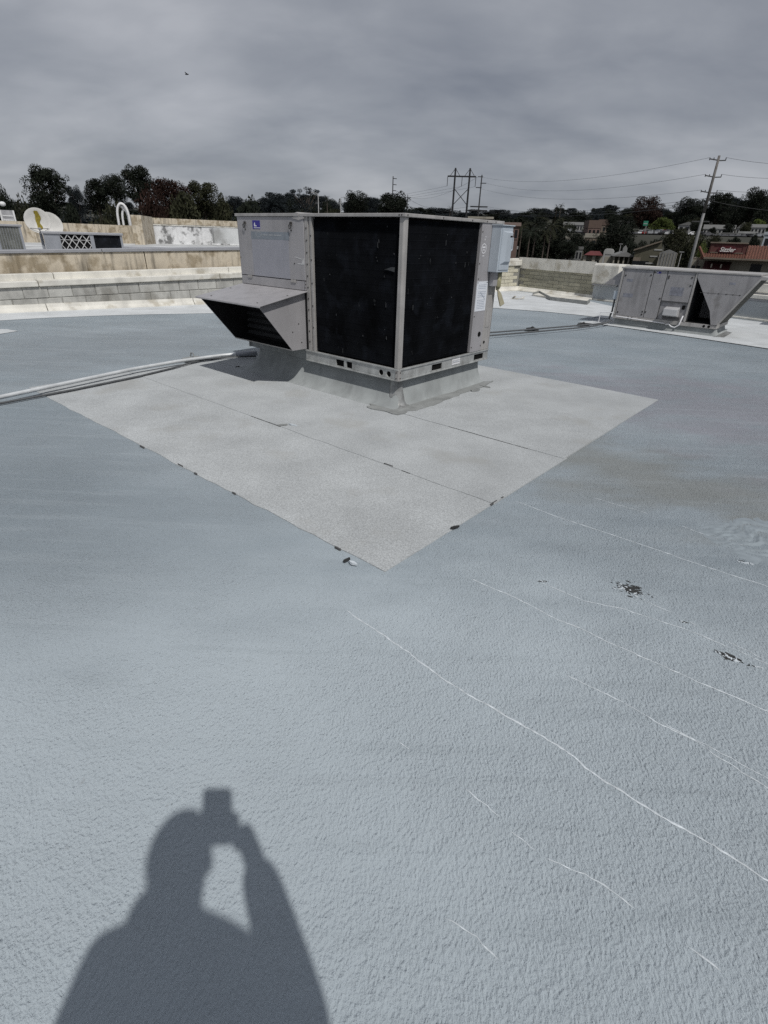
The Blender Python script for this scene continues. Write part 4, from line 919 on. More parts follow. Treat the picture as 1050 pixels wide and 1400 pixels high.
# satellite dishes
def dish(u, v, d, rad, label, stain):
    p = far(u, v, d); e_ = empty('satellite_dish', (p.x, p.y, nz), math.atan2(-p.x, p.y) * -1 + 0.0, label, 'satellite dish', None)
    e_.rotation_euler = (0, 0, math.atan2(p.y, p.x) - PI / 2); hz = p.z - nz
    Mr = Matrix.Rotation(R(78), 3, 'X'); prof = [(rad * t, 0.30 * rad * t * t) for t in (0.0, 0.25, 0.5, 0.75, 1.0)] + [(rad * 1.02, 0.30 * rad), (rad, 0.28 * rad), (rad * 0.5, 0.05 * rad), (0, -0.03 * rad)]
    q = MB().lathe(prof, 28, (0, 0, hz), Mr); ds = q.build('reflector', M_DISH, e_, smooth=True)
    MB().tube([(0, 0.08, 0), (0, 0.08, hz - rad * 0.4), (0, 0.03, hz)], 0.035, 8).build('mast', M_GALVG, e_)
    MB().tube([(0, -0.05, hz - rad * 0.95), (0, -rad * 0.7, hz - rad * 0.62)], 0.014, 6).build('feed_arm', M_GALVG, e_)
    box('feed_horn', M_GALVG, e_, -0.035, 0.035, -rad * 0.78, -rad * 0.66, hz - rad * 0.66, hz - rad * 0.5, bevel=0.01)
    MB().tube([(-rad * 0.7, -0.12, hz - rad * 0.55), (0, -rad * 0.66, hz - rad * 0.6), (rad * 0.7, -0.12, hz - rad * 0.55)], 0.007, 6).build('stay_rod', M_SCREW, e_)
    if stain:
        q = MB(); Mi = Mr; n = 14; vs_ = []; fs = []
        for i in range(n + 1):
            t = -0.75 + 1.6 * i / n; wd_ = rad * (0.17 + 0.035 * math.sin(i * 0.9) + 0.05 * max(0, t)) * (1.0 if i not in (0, n) else 0.55)
            for sgn in (-1, -0.33, 0.33, 1):
                x, y = sgn * wd_ + 0.05 * rad + 0.012 * math.sin(i * 0.8), t * rad * 0.92; z = 0.30 * (x * x + y * y) / rad + 0.012; vs_.append(Mi @ Vector((x, y, z)) + Vector((0, 0, hz)))
        for i in range(n):
            for j in range(3): a = i * 4 + j; fs.append((a, a + 1, a + 5, a + 4))
        q.open = True; q.add(vs_, fs); q.build('lichen_stain', M_DISHSTAIN, ds)
    return e_
dish(51.5, 302.5, 17.5, 0.285, 'white satellite dish with a yellow brown stain down the middle', True)
dish(68, 309, 19.5, 0.33, 'plain white satellite dish half hidden behind the stained one', False)
# white arch and a sign frame behind the back parapet
p = far(171, 309, 37.5); ar = empty('arch_frame', (p.x, p.y, zt1 - 0.9), math.atan2(p.y, p.x) - PI / 2 - 0.25, 'white arched frame standing behind the back parapet beside the end pier', 'arch')
k_ = 37.5 / 800
q = MB(); pts = []
for i in range(15):
    t = PI * i / 14; pts.append((math.cos(t) * 6.6 * k_, 0, 0.9 + 0.2 + math.sin(t) ** 0.7 * 19 * k_))
pts = [(pts[0][0] * 1.15, 0, 0)] + pts + [(pts[-1][0] * 1.05, 0, 0)]
q.tube(pts, 0.066, 8).build('arch', M_SIGNW, ar, smooth=True)
q = MB(); q.tube([(x * 0.55 + 0.05, 0.22, z * 0.86) for (x, y, z) in pts], 0.06, 8).build('inner_arch', M_SIGNW, ar, smooth=True)
q = MB().prism([(a[0] * 0.8, a[2] * 0.95) for a in pts[3:11]], 'y', 0.10, 0.14); q.build('arch_panel', M_SIGNW, ar)
p = far(13, 304, 40); sg = empty('sign_frame', (p.x, p.y, -4.5), math.atan2(p.y, p.x) - PI / 2, 'white framed roadside sign with a lamp on top at the far left, beyond the wall', 'sign')
kk = 40 / 780; zt_ = far(9, 279, 40).z + 4.5
for x in (-5.5 * kk, 0.0, 5.5 * kk): box('post', M_SIGNW, sg, x - 0.07, x + 0.07, -0.06, 0.06, 0, zt_ - 0.3)
pl_ = box('panel', mat('sign_grey', (0.36, 0.36, 0.37), 0.5, var=0.2), sg, -5.2 * kk, 5.2 * kk, -0.10, -0.062, zt_ - 0.3 - 15 * kk, zt_ - 0.3)
for i in range(3): box('panel_bar', M_SIGNW, pl_, -4.8 * kk, 4.8 * kk, -0.13, -0.10, zt_ - (6 + i * 4) * kk - 0.3, zt_ - (5 + i * 4) * kk - 0.3)
q = MB().ball((-2 * kk, 0, zt_), 0.16, 0.16, 0.12); q.build('lamp', M_SIGNW, sg)

# ================================================================== TREES
def leaf_cloud(q, rnd, c, r, n, s, flat=1.0):
    for _ in range(n):
        d = Vector((rnd.gauss(0, 1), rnd.gauss(0, 1), rnd.gauss(0, 1))).normalized(); t = r * (0.45 + 0.62 * rnd.random() ** 0.6)
        p = Vector(c) + Vector((d.x * t, d.y * t, d.z * t * flat))
        a = Vector((rnd.gauss(0, 1), rnd.gauss(0, 1), rnd.gauss(0, 1) - 0.3)).normalized(); b_ = a.cross(Vector((rnd.gauss(0, 1), rnd.gauss(0, 1), rnd.gauss(0, 1)))).normalized()
        L_ = s * rnd.uniform(0.6, 1.4); w = L_ * rnd.uniform(0.35, 0.6)
        k = len(q.v); q.v += [tuple(p - a * L_), tuple(p - b_ * w), tuple(p + a * L_), tuple(p + b_ * w)]; q.f.append((k, k + 1, k + 2, k + 3))
def limb(q, a, b_, r0, r1, rnd, bend=0.03, n=5):
    a, b_ = Vector(a), Vector(b_); pts = [a.lerp(b_, i / n) + (Vector((rnd.gauss(0, bend), rnd.gauss(0, bend), 0)) if 0 < i < n else Vector()) for i in range(n + 1)]
    q.tube(pts, [r0 + (r1 - r0) * i / n for i in range(n + 1)], 6); return pts
def make_crown(kind, seed):
    """crown of leaf clumps in a unit box (x, y about -0.5..0.5, z 0..1) and the limbs that carry the clumps"""
    rnd = random.Random(seed * 13 + sum(map(ord, kind))); L = MB(); T = MB(); L.open = True
    if kind in ('euc', 'round', 'bush'):
        n, rlo, rhi, lf, sz = {'euc': (32, 0.11, 0.18, 330, 0.019), 'round': (34, 0.14, 0.21, 290, 0.021), 'bush': (24, 0.14, 0.22, 250, 0.026)}[kind]
        for i in range(n):
            an = rnd.uniform(0, 2 * PI); z = rnd.uniform(0.10, 0.88) if kind != 'bush' else rnd.uniform(0.05, 0.82)
            env = math.sqrt(max(0.04, 1 - ((z - 0.5) / 0.52) ** 2)) if kind != 'bush' else math.sqrt(max(0.06, 1 - (z / 0.95) ** 2))
            rr_ = 0.40 * env * rnd.uniform(0.30, 1.0) ** 0.7; c = (rr_ * math.cos(an), rr_ * math.sin(an), z)
            if i % 2 == 0: limb(T, (0, 0, 0.0), c, 0.020, 0.004, rnd, 0.015, 4)
            leaf_cloud(L, rnd, c, rnd.uniform(rlo, rhi), lf, sz, 0.85)
        for z in (0.25, 0.45, 0.62): leaf_cloud(L, rnd, (rnd.gauss(0, 0.05), rnd.gauss(0, 0.05), z), 0.26, 420, 0.026)
        for i in range(8):
            an = rnd.uniform(0, 2 * PI); leaf_cloud(L, rnd, (0.45 * math.cos(an), 0.45 * math.sin(an), rnd.uniform(0.2, 0.8)), 0.06, 60, 0.014)
    elif kind == 'umbrella':
        for i in range(20):
            an = rnd.uniform(0, 2 * PI); rr_ = 0.44 * math.sqrt(rnd.random()); c = (rr_ * math.cos(an), rr_ * math.sin(an), rnd.uniform(0.66, 0.92) - 0.22 * rr_)
            limb(T, (0, 0, rnd.uniform(0.0, 0.25)), c, 0.012, 0.004, rnd, 0.012); leaf_cloud(L, rnd, c, rnd.uniform(0.06, 0.11), 150, 0.014, 0.7)
        for i in range(14): leaf_cloud(L, rnd, (rnd.gauss(0, 0.22), rnd.gauss(0, 0.22), rnd.uniform(0.0, 0.5)), 0.15, 150, 0.02)
    elif kind == 'cypress':
        for i in range(16): z = 0.04 + 0.92 * i / 15; leaf_cloud(L, rnd, (rnd.gauss(0, 0.05), rnd.gauss(0, 0.05), z), 0.40 * (1 - z) ** 0.6 + 0.06, 140, 0.024)
    elif kind == 'palm':
        for i in range(34):
            an = rnd.uniform(0, 2 * PI); el = rnd.uniform(-0.9, 1.25); ln = rnd.uniform(0.50, 0.70); prev = Vector((0, 0, 0.48)); d = Vector((math.cos(an) * math.cos(el), math.sin(an) * math.cos(el), math.sin(el))); sd = Vector((-math.sin(an), math.cos(an), 0))
            for j in range(7):
                p = prev + d * ln / 7; d = (d + Vector((0, 0, -0.17))).normalized(); wd = 0.085 * math.sin(PI * (j + 0.8) / 8)
                for sgn in (-1, 1):
                    for hf_ in (0, 0.5):
                        q0 = prev.lerp(p, hf_); tip = q0 + (p - prev) * 0.35 + sd * sgn * wd + Vector((0, 0, -0.035)); k = len(L.v); L.v += [tuple(q0), tuple(q0 + (p - prev) * 0.3), tuple(tip)]; L.f.append((k, k + 1, k + 2))
                prev = p
    return L, T
_tm = {}
def tree_mesh(kind, seed, lm, tm):
    k0 = (kind, seed)
    if k0 not in _tm:
        L, T = make_crown(kind, seed); xs = sorted(math.hypot(v[0], v[1]) for v in L.v); zs = sorted(v[2] for v in L.v); n = len(zs)
        tr = MB().lathe([(0, 0), (1.3, 0), (1.05, 0.15), (0.95, 0.5), (0.7, 1), (0, 1)], 8)
        _tm[k0] = (L.mesh('crown'), T.mesh('limbs', None, True) if T.f else None, tr.mesh('trunk', None, True), 1.9 * xs[int(n * 0.97)], zs[int(n * 0.01)], zs[int(n * 0.995)])
    cm, lb, tk, w, za, zb = _tm[k0]; key = (kind, seed, lm.name, tm.name)
    if key not in _tm:
        out_ = []
        for me, m in ((cm, lm), (lb, tm), (tk, tm)):
            if me: me = me.copy(); me.materials.clear(); me.materials.append(m)
            out_.append(me)
        _tm[key] = out_
    return (*_tm[key], w, za, zb)
def tree(u, vtop, wpx, d, kind, lm, label, group=None, seed=1, name=None, tm=None, ch=None):
    """ch: height of the crown in picture pixels (it may not reach the ground)"""
    p = far(u, vtop, d); z0 = terr(d, math.atan2(p.x, p.y)) - 0.15
    H = max(p.z - z0, 1.5); w = (far(u + wpx / 2, vtop, d) - far(u - wpx / 2, vtop, d)).length
    ch = ch or {'euc': 1.05, 'round': 1.0, 'umbrella': 0.8, 'cypress': 3.0, 'palm': 0.85, 'bush': 9}[kind] * wpx
    hc = min((far(u, vtop, d) - far(u, vtop + ch, d)).length, H * (0.98 if kind in ('bush', 'cypress') else 0.8))
    cm, lb, tk, uw, za, zb = tree_mesh(kind, seed, lm, tm or M_TRUNK)
    nm = name or {'palm': 'palm_tree', 'bush': 'bush', 'cypress': 'cypress_tree', 'euc': 'eucalyptus_tree'}.get(kind, 'leafy_tree')
    e_ = empty(nm, (p.x, p.y, z0), random.uniform(0, 6.28), label, {'palm': 'palm tree', 'bush': 'bush'}.get(kind, 'tree'), group)
    sz_ = hc / (zb - za)
    def ch_(n_, me, loc, s): o = bpy.data.objects.new(n_, me); COL.objects.link(o); o.parent = e_; o.location = loc; o.scale = s
    base = H - hc
    ch_('crown', cm, (0, 0, base - za * sz_), (w / uw, w / uw, sz_))
    if lb: ch_('limbs', lb, (0, 0, base), (w / uw, w / uw, sz_))
    if kind != 'bush':
        top = base + hc * (0.5 if kind == 'palm' else 0.3); r = max(0.10, min(0.30, H * 0.016)); ch_('trunk', tk, (0, 0, 0), (r, r, top))
    return e_
# the stand of eucalyptus behind the neighbour's roof
tree(57, 229, 62, 72, 'euc', L_DARK, 'big round dark eucalyptus standing alone above the satellite dish', seed=1)
tree(100, 255, 24, 95, 'euc', L_BLUE, 'small thin tree top showing between the big round eucalyptus and the taller stand', seed=2, ch=40)
tree(6, 262, 34, 80, 'bush', L_DARK, 'dark bush at the far left behind the white framed sign', seed=1)
tree(32, 277, 34, 58, 'bush', L_OLIVE, 'low olive bush left of the satellite dish', seed=2)
tree(92, 282, 44, 66, 'bush', L_DARK, 'low dark shrub right of the satellite dish below the small tree top', seed=3)
tree(128, 246, 40, 74, 'euc', L_DARK, 'dark feathery tree left of the tallest stand', seed=3)
tree(153, 238, 36, 70, 'round', L_DARK, 'dense dark rounded tree behind the white arched frame', seed=1)
tree(183, 227, 46, 76, 'euc', L_DARK, 'tallest eucalyptus with pale limbs above the end pier', seed=2, tm=M_TRUNKP)
tree(146, 282, 60, 58, 'bush', L_OLIVE, 'olive brown shrub beside the white arched frame', seed=1)
tree(228, 246, 58, 72, 'round', L_RED, 'reddish brown tree above the whitewashed wall', seed=2)
tree(208, 262, 46, 66, 'bush', L_RED, 'low reddish shrub beside the end pier', seed=2)
tree(275, 249, 46, 74, 'euc', L_OLIVE, 'olive green tree right of the reddish brown tree', seed=1)
tree(250, 268, 70, 68, 'bush', L_OLIVE, 'wide olive shrub below the reddish brown tree', seed=3)
tree(300, 274, 44, 78, 'bush', L_OLIVE, 'low olive shrub right of the stand, left of the large unit', seed=1)
tree(318, 269, 26, 180, 'round', L_BLUE, 'distant blue green tree just left of the large unit', seed=3)
tree(340, 276, 50, 84, 'bush', L_DARK, 'dark shrub whose top shows behind the left corner of the large unit', seed=2)
# along the horizon behind the main unit
tree(418, 256, 54, 210, 'umbrella', L_BLUE, 'flat topped tall eucalyptus above the left end of the large unit', seed=1)
tree(376, 264, 34, 240, 'euc', L_BLUE, 'hazy eucalyptus left of the flat topped one', seed=3)
tree(487, 262, 32, 150, 'round', L_DARK, 'very dark rounded tree above the middle of the left coil', seed=1)
tree(509, 270, 24, 190, 'round', L_BLUE, 'small grey green tree right of the very dark rounded tree', seed=2)
tree(540, 264, 46, 110, 'euc', L_DARK, 'near dark leafy tree above the front corner of the large unit', seed=2)
tree(447, 266, 10, 260, 'palm', L_DARK, 'tiny distant palm right of the flat topped eucalyptus', seed=1)
tree(616, 281, 10, 260, 'palm', L_DARK, 'tiny distant palm between the legs of the wooden power frame', seed=2)
# right-hand middle ground
for i, (u, v, w, d, lab) in enumerate([(716, 295, 36, 150, 'palm second from the left in the clump right of the pale disconnect box'), (737, 286, 42, 160, 'tallest palm in the middle of the clump right of the disconnect box'), (757, 293, 38, 155, 'palm just right of the tallest palm in the dark clump'), (727, 303, 36, 140, 'short near palm in front of the tallest palm'), (774, 299, 28, 175, 'rightmost slender palm of the dark palm clump'), (703, 305, 26, 140, 'leftmost palm, directly beside the pale disconnect box'), (748, 306, 32, 145, 'short near palm in front of the right half of the palm clump')]):
    tree(u, v, w, d, 'palm', [L_OLIVE, L_DARK][i % 2], lab, 'palms right of the disconnect box', seed=1 + i % 3)
for i, (u, v, w, d, lab) in enumerate([(710, 314, 34, 165, 'left'), (733, 312, 46, 170, 'middle'), (760, 312, 40, 172, 'right'), (746, 326, 30, 176, 'lowest')]):
    tree(u, v, w, d, 'bush', L_DARK, 'dark undergrowth shrub under the palm clump, ' + lab + ' one', 'shrubs under the palms', seed=1 + i % 3)
tree(845, 307, 58, 118, 'round', L_DARK, 'big black green tree between the red roofed kiosk and the leaning pole', seed=3, ch=50)
tree(862, 326, 36, 112, 'bush', L_DARK, 'dark shrub leaning on the big black green tree', seed=1)
tree(930, 313, 40, 112, 'euc', L_OLIVE, 'olive tree left of the leaning utility pole', seed=1, ch=48)
tree(950, 322, 36, 104, 'bush', L_OLIVE, 'olive shrub behind the foot of the leaning utility pole', seed=2)
tree(893, 334, 40, 120, 'bush', L_OLIVE, 'shrub below the parked cars, above the olive gabled building', seed=3)
tree(908, 298, 34, 330, 'bush', L_LIME, 'bright yellow green bush behind the parked cars', seed=1)
tree(888, 269, 46, 345, 'round', L_RED, 'broad brownish tree on the hill behind the green pole sign', seed=3, ch=42)
tree(790, 318, 34, 175, 'round', L_DARK, 'dark tree covering the grey shop, right of the palm clump', seed=1, ch=34)
tree(826, 322, 24, 150, 'bush', L_OLIVE, 'olive bush over the right end of the tan shop', seed=2)
tree(808, 331, 18, 130, 'bush', L_DARK, 'dark bush behind the roof of the red kiosk', seed=1)
tree(780, 330, 26, 160, 'euc', L_DARK, 'open dark tree right of the white hatchback', seed=2, ch=24)
tree(840, 297, 20, 240, 'round', L_DARK, 'dark round tree between the brown house and the white framed storefront', seed=2, ch=22)
tree(820, 292, 16, 300, 'euc', L_BLUE, 'grey green tree rising behind the brown houses', seed=1, ch=20)
tree(861, 296, 22, 235, 'round', L_DARK, 'dark round tree at the right end of the white framed storefront', seed=3, ch=24)
tree(975, 311, 12, 300, 'bush', L_DARK, 'small dark bush between the two grey roofed houses', seed=1)
tree(998, 306, 16, 300, 'round', L_DARK, 'dark round tree left of the tall gabled house', seed=2, ch=16)
tree(1022, 304, 16, 298, 'round', L_OLIVE, 'olive round tree right of the tall gabled house', seed=1, ch=18)
tree(952, 302, 16, 300, 'round', L_DARK, 'dark tree squeezed between the white hall and the leaning pole', seed=1, ch=20)
tree(978, 322, 20, 232, 'bush', L_OLIVE, 'olive bush on the bank left of the dark car port', seed=2)
tree(1006, 325, 18, 230, 'bush', L_DARK, 'dark bush on the bank under the white canopy', seed=3)
tree(1034, 322, 20, 228, 'bush', L_DARK, 'dark bush on the bank left of the pale blue shed', seed=1)
tree(962, 334, 14, 92, 'bush', L_LIME, 'small yellowish shrub at the left end of the red restaurant', seed=2)
tree(1040, 300, 22, 335, 'bush', L_LIME, 'yellow green bush high on the slope at the right edge', seed=3)
tree(806, 310, 18, 290, 'bush', L_OLIVE, 'olive bush left of the brown stucco houses', seed=1)
tree(780, 308, 22, 300, 'bush', L_DARK, 'dark bush hiding part of the long low roof', seed=2)
tree(948, 272, 44, 380, 'round', L_DARK, 'dense dark tree mass left of the leaning pole on the hill', seed=2)
tree(990, 264, 40, 380, 'euc', L_DARK, 'dark tree group right of the leaning pole on the hill', seed=1)
tree(1040, 258, 44, 360, 'round', L_DARK, 'tall dark tree at the right edge of the hill', seed=1)
tree(762, 279, 9, 430, 'palm', L_DARK, 'tiny skyline palm above the palm clump, left one', seed=3)
tree(768, 277, 9, 440, 'palm', L_DARK, 'tiny skyline palm above the palm clump, right one', seed=1)
# the wooded hillside
SKY = [(240, 276), (300, 274), (330, 270), (345, 274), (375, 268), (395, 262), (440, 264), (455, 269), (475, 268), (500, 270), (520, 274), (545, 272), (560, 276), (580, 281), (600, 283), (640, 285), (690, 287), (720, 286), (745, 281), (775, 284), (800, 285), (815, 281), (835, 277), (850, 284), (870, 279), (905, 280), (925, 286), (940, 281), (960, 275), (985, 270), (1010, 270), (1020, 273), (1035, 268), (1050, 263), (1130, 256)]
def skyv(u):
    for (a, va), (b_, vb) in zip(SKY[:-1], SKY[1:]):
        if a <= u <= b_: return va + (vb - va) * (u - a) / (b_ - a)
    return SKY[0][1] if u < SKY[0][0] else SKY[-1][1]
ZONES = [(0, 'left of the satellite dish'), (110, 'beyond the lattice cabinet'), (200, 'behind the end pier'), (325, 'beyond the whitewashed wall'), (420, 'above the hood panel'), (480, 'over the left coil'), (550, 'over the near corner post'), (605, 'above the right coil'), (690, 'right of the power frame'), (770, 'behind the palms'), (830, 'above the stucco houses'), (870, 'right of the stucco houses'), (930, 'beyond the green sign'), (985, 'near the leaning pole top'), (1040, 'above the white houses'), (1300, 'at the right edge')]
rnd = random.Random(21)
for row, (n, d0, d1, dv0, dv1) in enumerate(((84, 520, 640, 0, 6), (76, 420, 520, 4, 12), (60, 345, 400, 10, 22))):
    for i in range(n):
        u = -70 + (1130 + 70) * (i + rnd.uniform(-0.4, 0.4)) / (n - 1)
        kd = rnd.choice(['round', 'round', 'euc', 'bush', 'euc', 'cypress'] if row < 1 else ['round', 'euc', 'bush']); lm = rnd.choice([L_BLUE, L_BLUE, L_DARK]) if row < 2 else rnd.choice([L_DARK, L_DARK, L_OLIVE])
        zn = next(t for a_, t in ZONES if u <= a_); shp = {'round': 'rounded', 'euc': 'open crowned', 'bush': 'spreading', 'cypress': 'narrow'}[kd]; cl_ = {'leaves_blue_green': 'blue green', 'leaves_dark_green': 'dark green', 'leaves_olive': 'olive'}[lm.name]
        wd_ = rnd.uniform(16, 32) * (0.35 if kd == 'cypress' else 1)
        tree(u, skyv(u) + rnd.uniform(dv0, dv1), wd_, rnd.uniform(d0, d1), kd, lm, shp + ' ' + cl_ + ' tree ' + ['on the skyline ', 'below the skyline ', 'low on the hill '][row] + zn, 'trees massed on the far hillside', seed=rnd.randint(1, 3), name='hillside_tree')
q = MB(); q.open = True
for i in range(230):
    u = (772 + i * 5.2 if i < 64 else 220 + (i - 64) * 3.4) + rnd.uniform(-4, 4); d = rnd.uniform(228, 252) if i < 64 else rnd.uniform(232, 272); p = far(u, 330, d); z = terr(d, math.atan2(p.x, p.y)); r = rnd.uniform(1.2, 2.6) if i < 64 else rnd.uniform(2.5, 4.5)
    leaf_cloud(q, rnd, (p.x, p.y, z + r * 0.5), r, 130, 0.34, 0.75)
q.build('bank_shrubs', L_DARK, kind='stuff')
q = MB(); q.open = True
for i in range(80):
    u = -60 + i * 5.2 + rnd.uniform(-4, 4); d = rnd.uniform(150, 190); p = far(u, 330, d); z = terr(d, math.atan2(p.x, p.y)); r = rnd.uniform(2.0, 4.2)
    leaf_cloud(q, rnd, (p.x, p.y, z + 4.5 + r * 0.5), r, 130, 0.42, 0.9); leaf_cloud(q, rnd, (p.x, p.y, z + 2), 3.2, 90, 0.42, 0.9)
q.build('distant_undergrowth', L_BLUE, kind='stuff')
from collections import defaultdict
_by = defaultdict(list)
for o in list(COL.objects):
    if o.get('group') == 'trees massed on the far hillside': _by[o['label']].append(o)
NUMW = ['', 'one', 'two', 'three', 'four', 'five', 'six', 'seven', 'eight', 'nine']; ORDW = ['first', 'second', 'third', 'fourth', 'fifth', 'sixth', 'seventh', 'eighth', 'ninth']
for lab_, os_ in _by.items():
    os_.sort(key=lambda o: math.atan2(o.location.x, o.location.y)); k_ = len(os_)
    for i_, o in enumerate(os_):
        if k_ == 2: o['label'] = lab_ + ', ' + ['left', 'right'][i_] + ' of two'
        elif k_ == 3: o['label'] = lab_ + ', ' + ['left', 'middle', 'right'][i_] + ' of three'
        elif k_ > 3: o['label'] = lab_ + ', ' + ORDW[i_] + ' of ' + NUMW[k_]

# ================================================================== POLES AND WIRES
def vert_at(u, v, d): return far(u, v, d)
def pole(name, u, vtop, d, r, m, label, zb=None, cat='utility pole', group=None):
    p = far(u, vtop, d); z0 = terr(d, math.atan2(p.x, p.y)) - 0.2; face = math.atan2(p.y, p.x) - PI / 2
    e_ = empty(name, (p.x, p.y, z0), face, label, cat, group); h = p.z - z0
    MB().tube([(0, 0, 0), (0, 0, h * 0.5), (0, 0, h)], [r, r * 0.85, r * 0.62], 10).build('shaft', m, e_, smooth=True); return e_, h, d
M_ARM = mat('pole_arm', (0.07, 0.07, 0.072), 0.8, var=0.2)
lp_, lh, ld = pole('utility_pole', 983.5, 213, 78, 0.20, M_GREYP, 'tall leaning looking grey utility pole with three pairs of arms beside the restaurant')
MB().tube([(0, 0, lh * 0.64), (0, 0, lh * 0.82), (0, 0, lh + 0.02)], [0.172, 0.15, 0.13], 10).build('upper_shaft', M_WOODP, lp_, smooth=True)
ARM = []
for i, zz in enumerate((0.4, 1.95, 3.45)):
    q = MB(); z = lh - zz; q.bar((-0.85, -0.2, z + 0.12), (0.05, 0, z - 0.02), 0.09, 0.10); q.bar((-0.05, 0, z - 0.05), (0.75, 0.15, z - 0.02), 0.09, 0.10); q.build('crossarm', M_ARM, lp_)
    for x, y in ((-0.85, -0.2), (-0.45, -0.1), (0.72, 0.14)): q = MB(); q.tube([(x, y, z), (x, y, z + 0.24)], 0.05, 6); q.build('insulator', M_POLED, lp_)
    ARM.append(z)
q = MB(); q.bar((-1.0, 0, lh - 6.3), (0.8, 0, lh - 6.3), 0.10, 0.12); q.build('crossarm', M_ARM, lp_)
up, uh, ud = pole('utility_pole', 659, 239, 150, 0.22, M_POLED, 'dark utility pole with a double crossarm right of the wooden power frame')
for zz, x0, x1 in ((0.4, -0.9, 0.3), (1.7, -0.2, 1.2), (2.6, -1.2, 0.2), (6.6, -2.1, 2.1), (7.4, -2.1, 2.1)): q = MB(); q.bar((x0, 0, uh - zz), (x1, 0, uh - zz), 0.14, 0.16 if zz < 5 else 0.28); q.build('crossarm', M_POLED, up)
p5, h5, d5 = pole('utility_pole', 537.5, 241, 215, 0.27, M_POLED, 'dark utility pole with short side arms above the front corner of the large unit')
for i, zz in enumerate((0.6, 2.4, 4.2)): q = MB(); q.bar((-0.1, 0, h5 - zz), (1.3, 0, h5 - zz - 0.1), 0.16, 0.2); q.build('crossarm', M_POLED, p5)
q = MB(); q.bar((-1.8, 0, h5 - 7.2), (1.8, 0, h5 - 7.2), 0.16, 0.25); q.build('crossarm', M_POLED, p5)
l1, h1, _ = pole('street_lamp', 435, 266, 88, 0.09, M_GREYP, 'slim pale lamp post above the left end of the large unit', cat='street lamp')
q = MB(); q.tube([(0, 0, h1), (-0.2, 0, h1 + 0.15), (-0.6, 0, h1 + 0.2)], 0.04, 6); q.build('lamp_arm', M_GREYP, l1); box('lamp_head', M_GREYP, l1, -1.0, -0.6, -0.1, 0.1, h1 + 0.16, h1 + 0.25)
l2, h2, _ = pole('street_lamp', 465.5, 271, 125, 0.08, M_GREYP, 'second slim lamp post, further off, above the left coil', cat='street lamp')
q = MB(); q.tube([(0, 0, h2), (0.2, 0, h2 + 0.15), (0.6, 0, h2 + 0.2)], 0.04, 6); q.build('lamp_arm', M_GREYP, l2); box('lamp_head', M_GREYP, l2, 0.6, 1.0, -0.1, 0.1, h2 + 0.16, h2 + 0.25)
p6, h6, _ = pole('utility_pole', 557.5, 266, 240, 0.2, M_POLED, 'small dark distant pole with a single crossarm right of the near leafy tree')
q = MB(); q.bar((-1.4, 0, h6 - 1.0), (1.4, 0, h6 - 1.0), 0.14, 0.2); q.build('crossarm', M_POLED, p6)
# H-frame
pa, pb = far(623.0, 229.5, 165), far(643.0, 230, 165); z0 = terr(165, 0.1) - 0.2; mid_ = (pa + pb) / 2
hf = empty('transmission_pylon', (mid_.x, mid_.y, z0), math.atan2((pb - pa).y, (pb - pa).x), 'dark wooden two legged power line frame with cross bracing and hanging insulators', 'power line frame')
hw_ = (pb - pa).length / 2; hh = mid_.z - z0; kpx = 2 * hw_ / 20.0
for s in (-1, 1):
    MB().tube([(s * hw_, 0, 0), (s * hw_, 0, hh)], [0.30, 0.22], 8).build('pole', M_POLED, hf)
    for t in (-1, 1): MB().bar((s * hw_, 0, hh - 0.1), (s * hw_ + t * 6.6 * kpx, 0, hh - 9.2 * kpx), 0.10, 0.12).build('strut', M_POLED, hf)
MB().bar((-hw_ - 10.2 * kpx, 0, hh - 9.8 * kpx), (hw_ + 9 * kpx, 0, hh - 9.8 * kpx), 0.22, 0.34).build('crossarm', M_POLED, hf)
MB().bar((-hw_, 0.15, hh - 24 * kpx), (hw_, 0.15, hh - 44 * kpx), 0.14, 0.17).build('brace', M_POLED, hf); MB().bar((hw_, -0.15, hh - 24 * kpx), (-hw_, -0.15, hh - 44 * kpx), 0.14, 0.17).build('brace', M_POLED, hf)
INS = []
for x in (-hw_ - 10 * kpx, 0.0, hw_ + 8.8 * kpx): MB().tube([(x, 0, hh - 10 * kpx), (x, 0, hh - 21.5 * kpx)], 0.085, 6).build('insulator', M_POLED, hf); INS.append(Vector((x, 0, hh - 21.5 * kpx)))
def wire(A, B, sag, r, label, group='overhead power lines', n=22):
    b0 = A; q = MB(); pts = [A.lerp(B, i / n) - b0 - Vector((0, 0, sag * 4 * (i / n) * (1 - i / n))) for i in range(n + 1)]
    o = q.tube(pts, r, 5, False).build('power_line', M_WIRE); o.location = b0; setp(o, label, 'power line', group); return o
def wpt(e_, p): return Matrix.Translation(e_.location) @ e_.rotation_euler.to_matrix().to_4x4() @ Vector(p)
UPT = [wpt(up, (x, 0, uh - zz)) for zz, x in ((0.35, -0.8), (1.65, 1.1), (2.55, -1.1))]
for z, P_, nm_ in zip(ARM, UPT, ('top', 'middle', 'lowest')):
    wire(wpt(lp_, (-0.85, -0.2, z + 0.24)), P_, 1.6, 0.013, 'thin overhead wire strung left from the ' + nm_ + ' arm of the tall grey pole')
    wire(wpt(lp_, (0.72, 0.14, z + 0.24)), far(1200, 219 + (ARM[0] - z) * 9.0, 70), 0.5, 0.013, 'thin overhead wire strung right from the ' + nm_ + ' arm of the tall grey pole')
for i, (x, zz, v2, nm_) in enumerate(((-1.9, 6.5, 271, 'uppermost'), (1.9, 6.5, 275, 'second'), (-1.9, 7.3, 279, 'third'), (1.9, 7.3, 277, 'lowest'))):
    wire(wpt(up, (x, 0, uh - zz)), far(966, v2, 80), 1.3, 0.016, nm_ + ' of four sagging wires between the double armed pole and the tall grey pole')
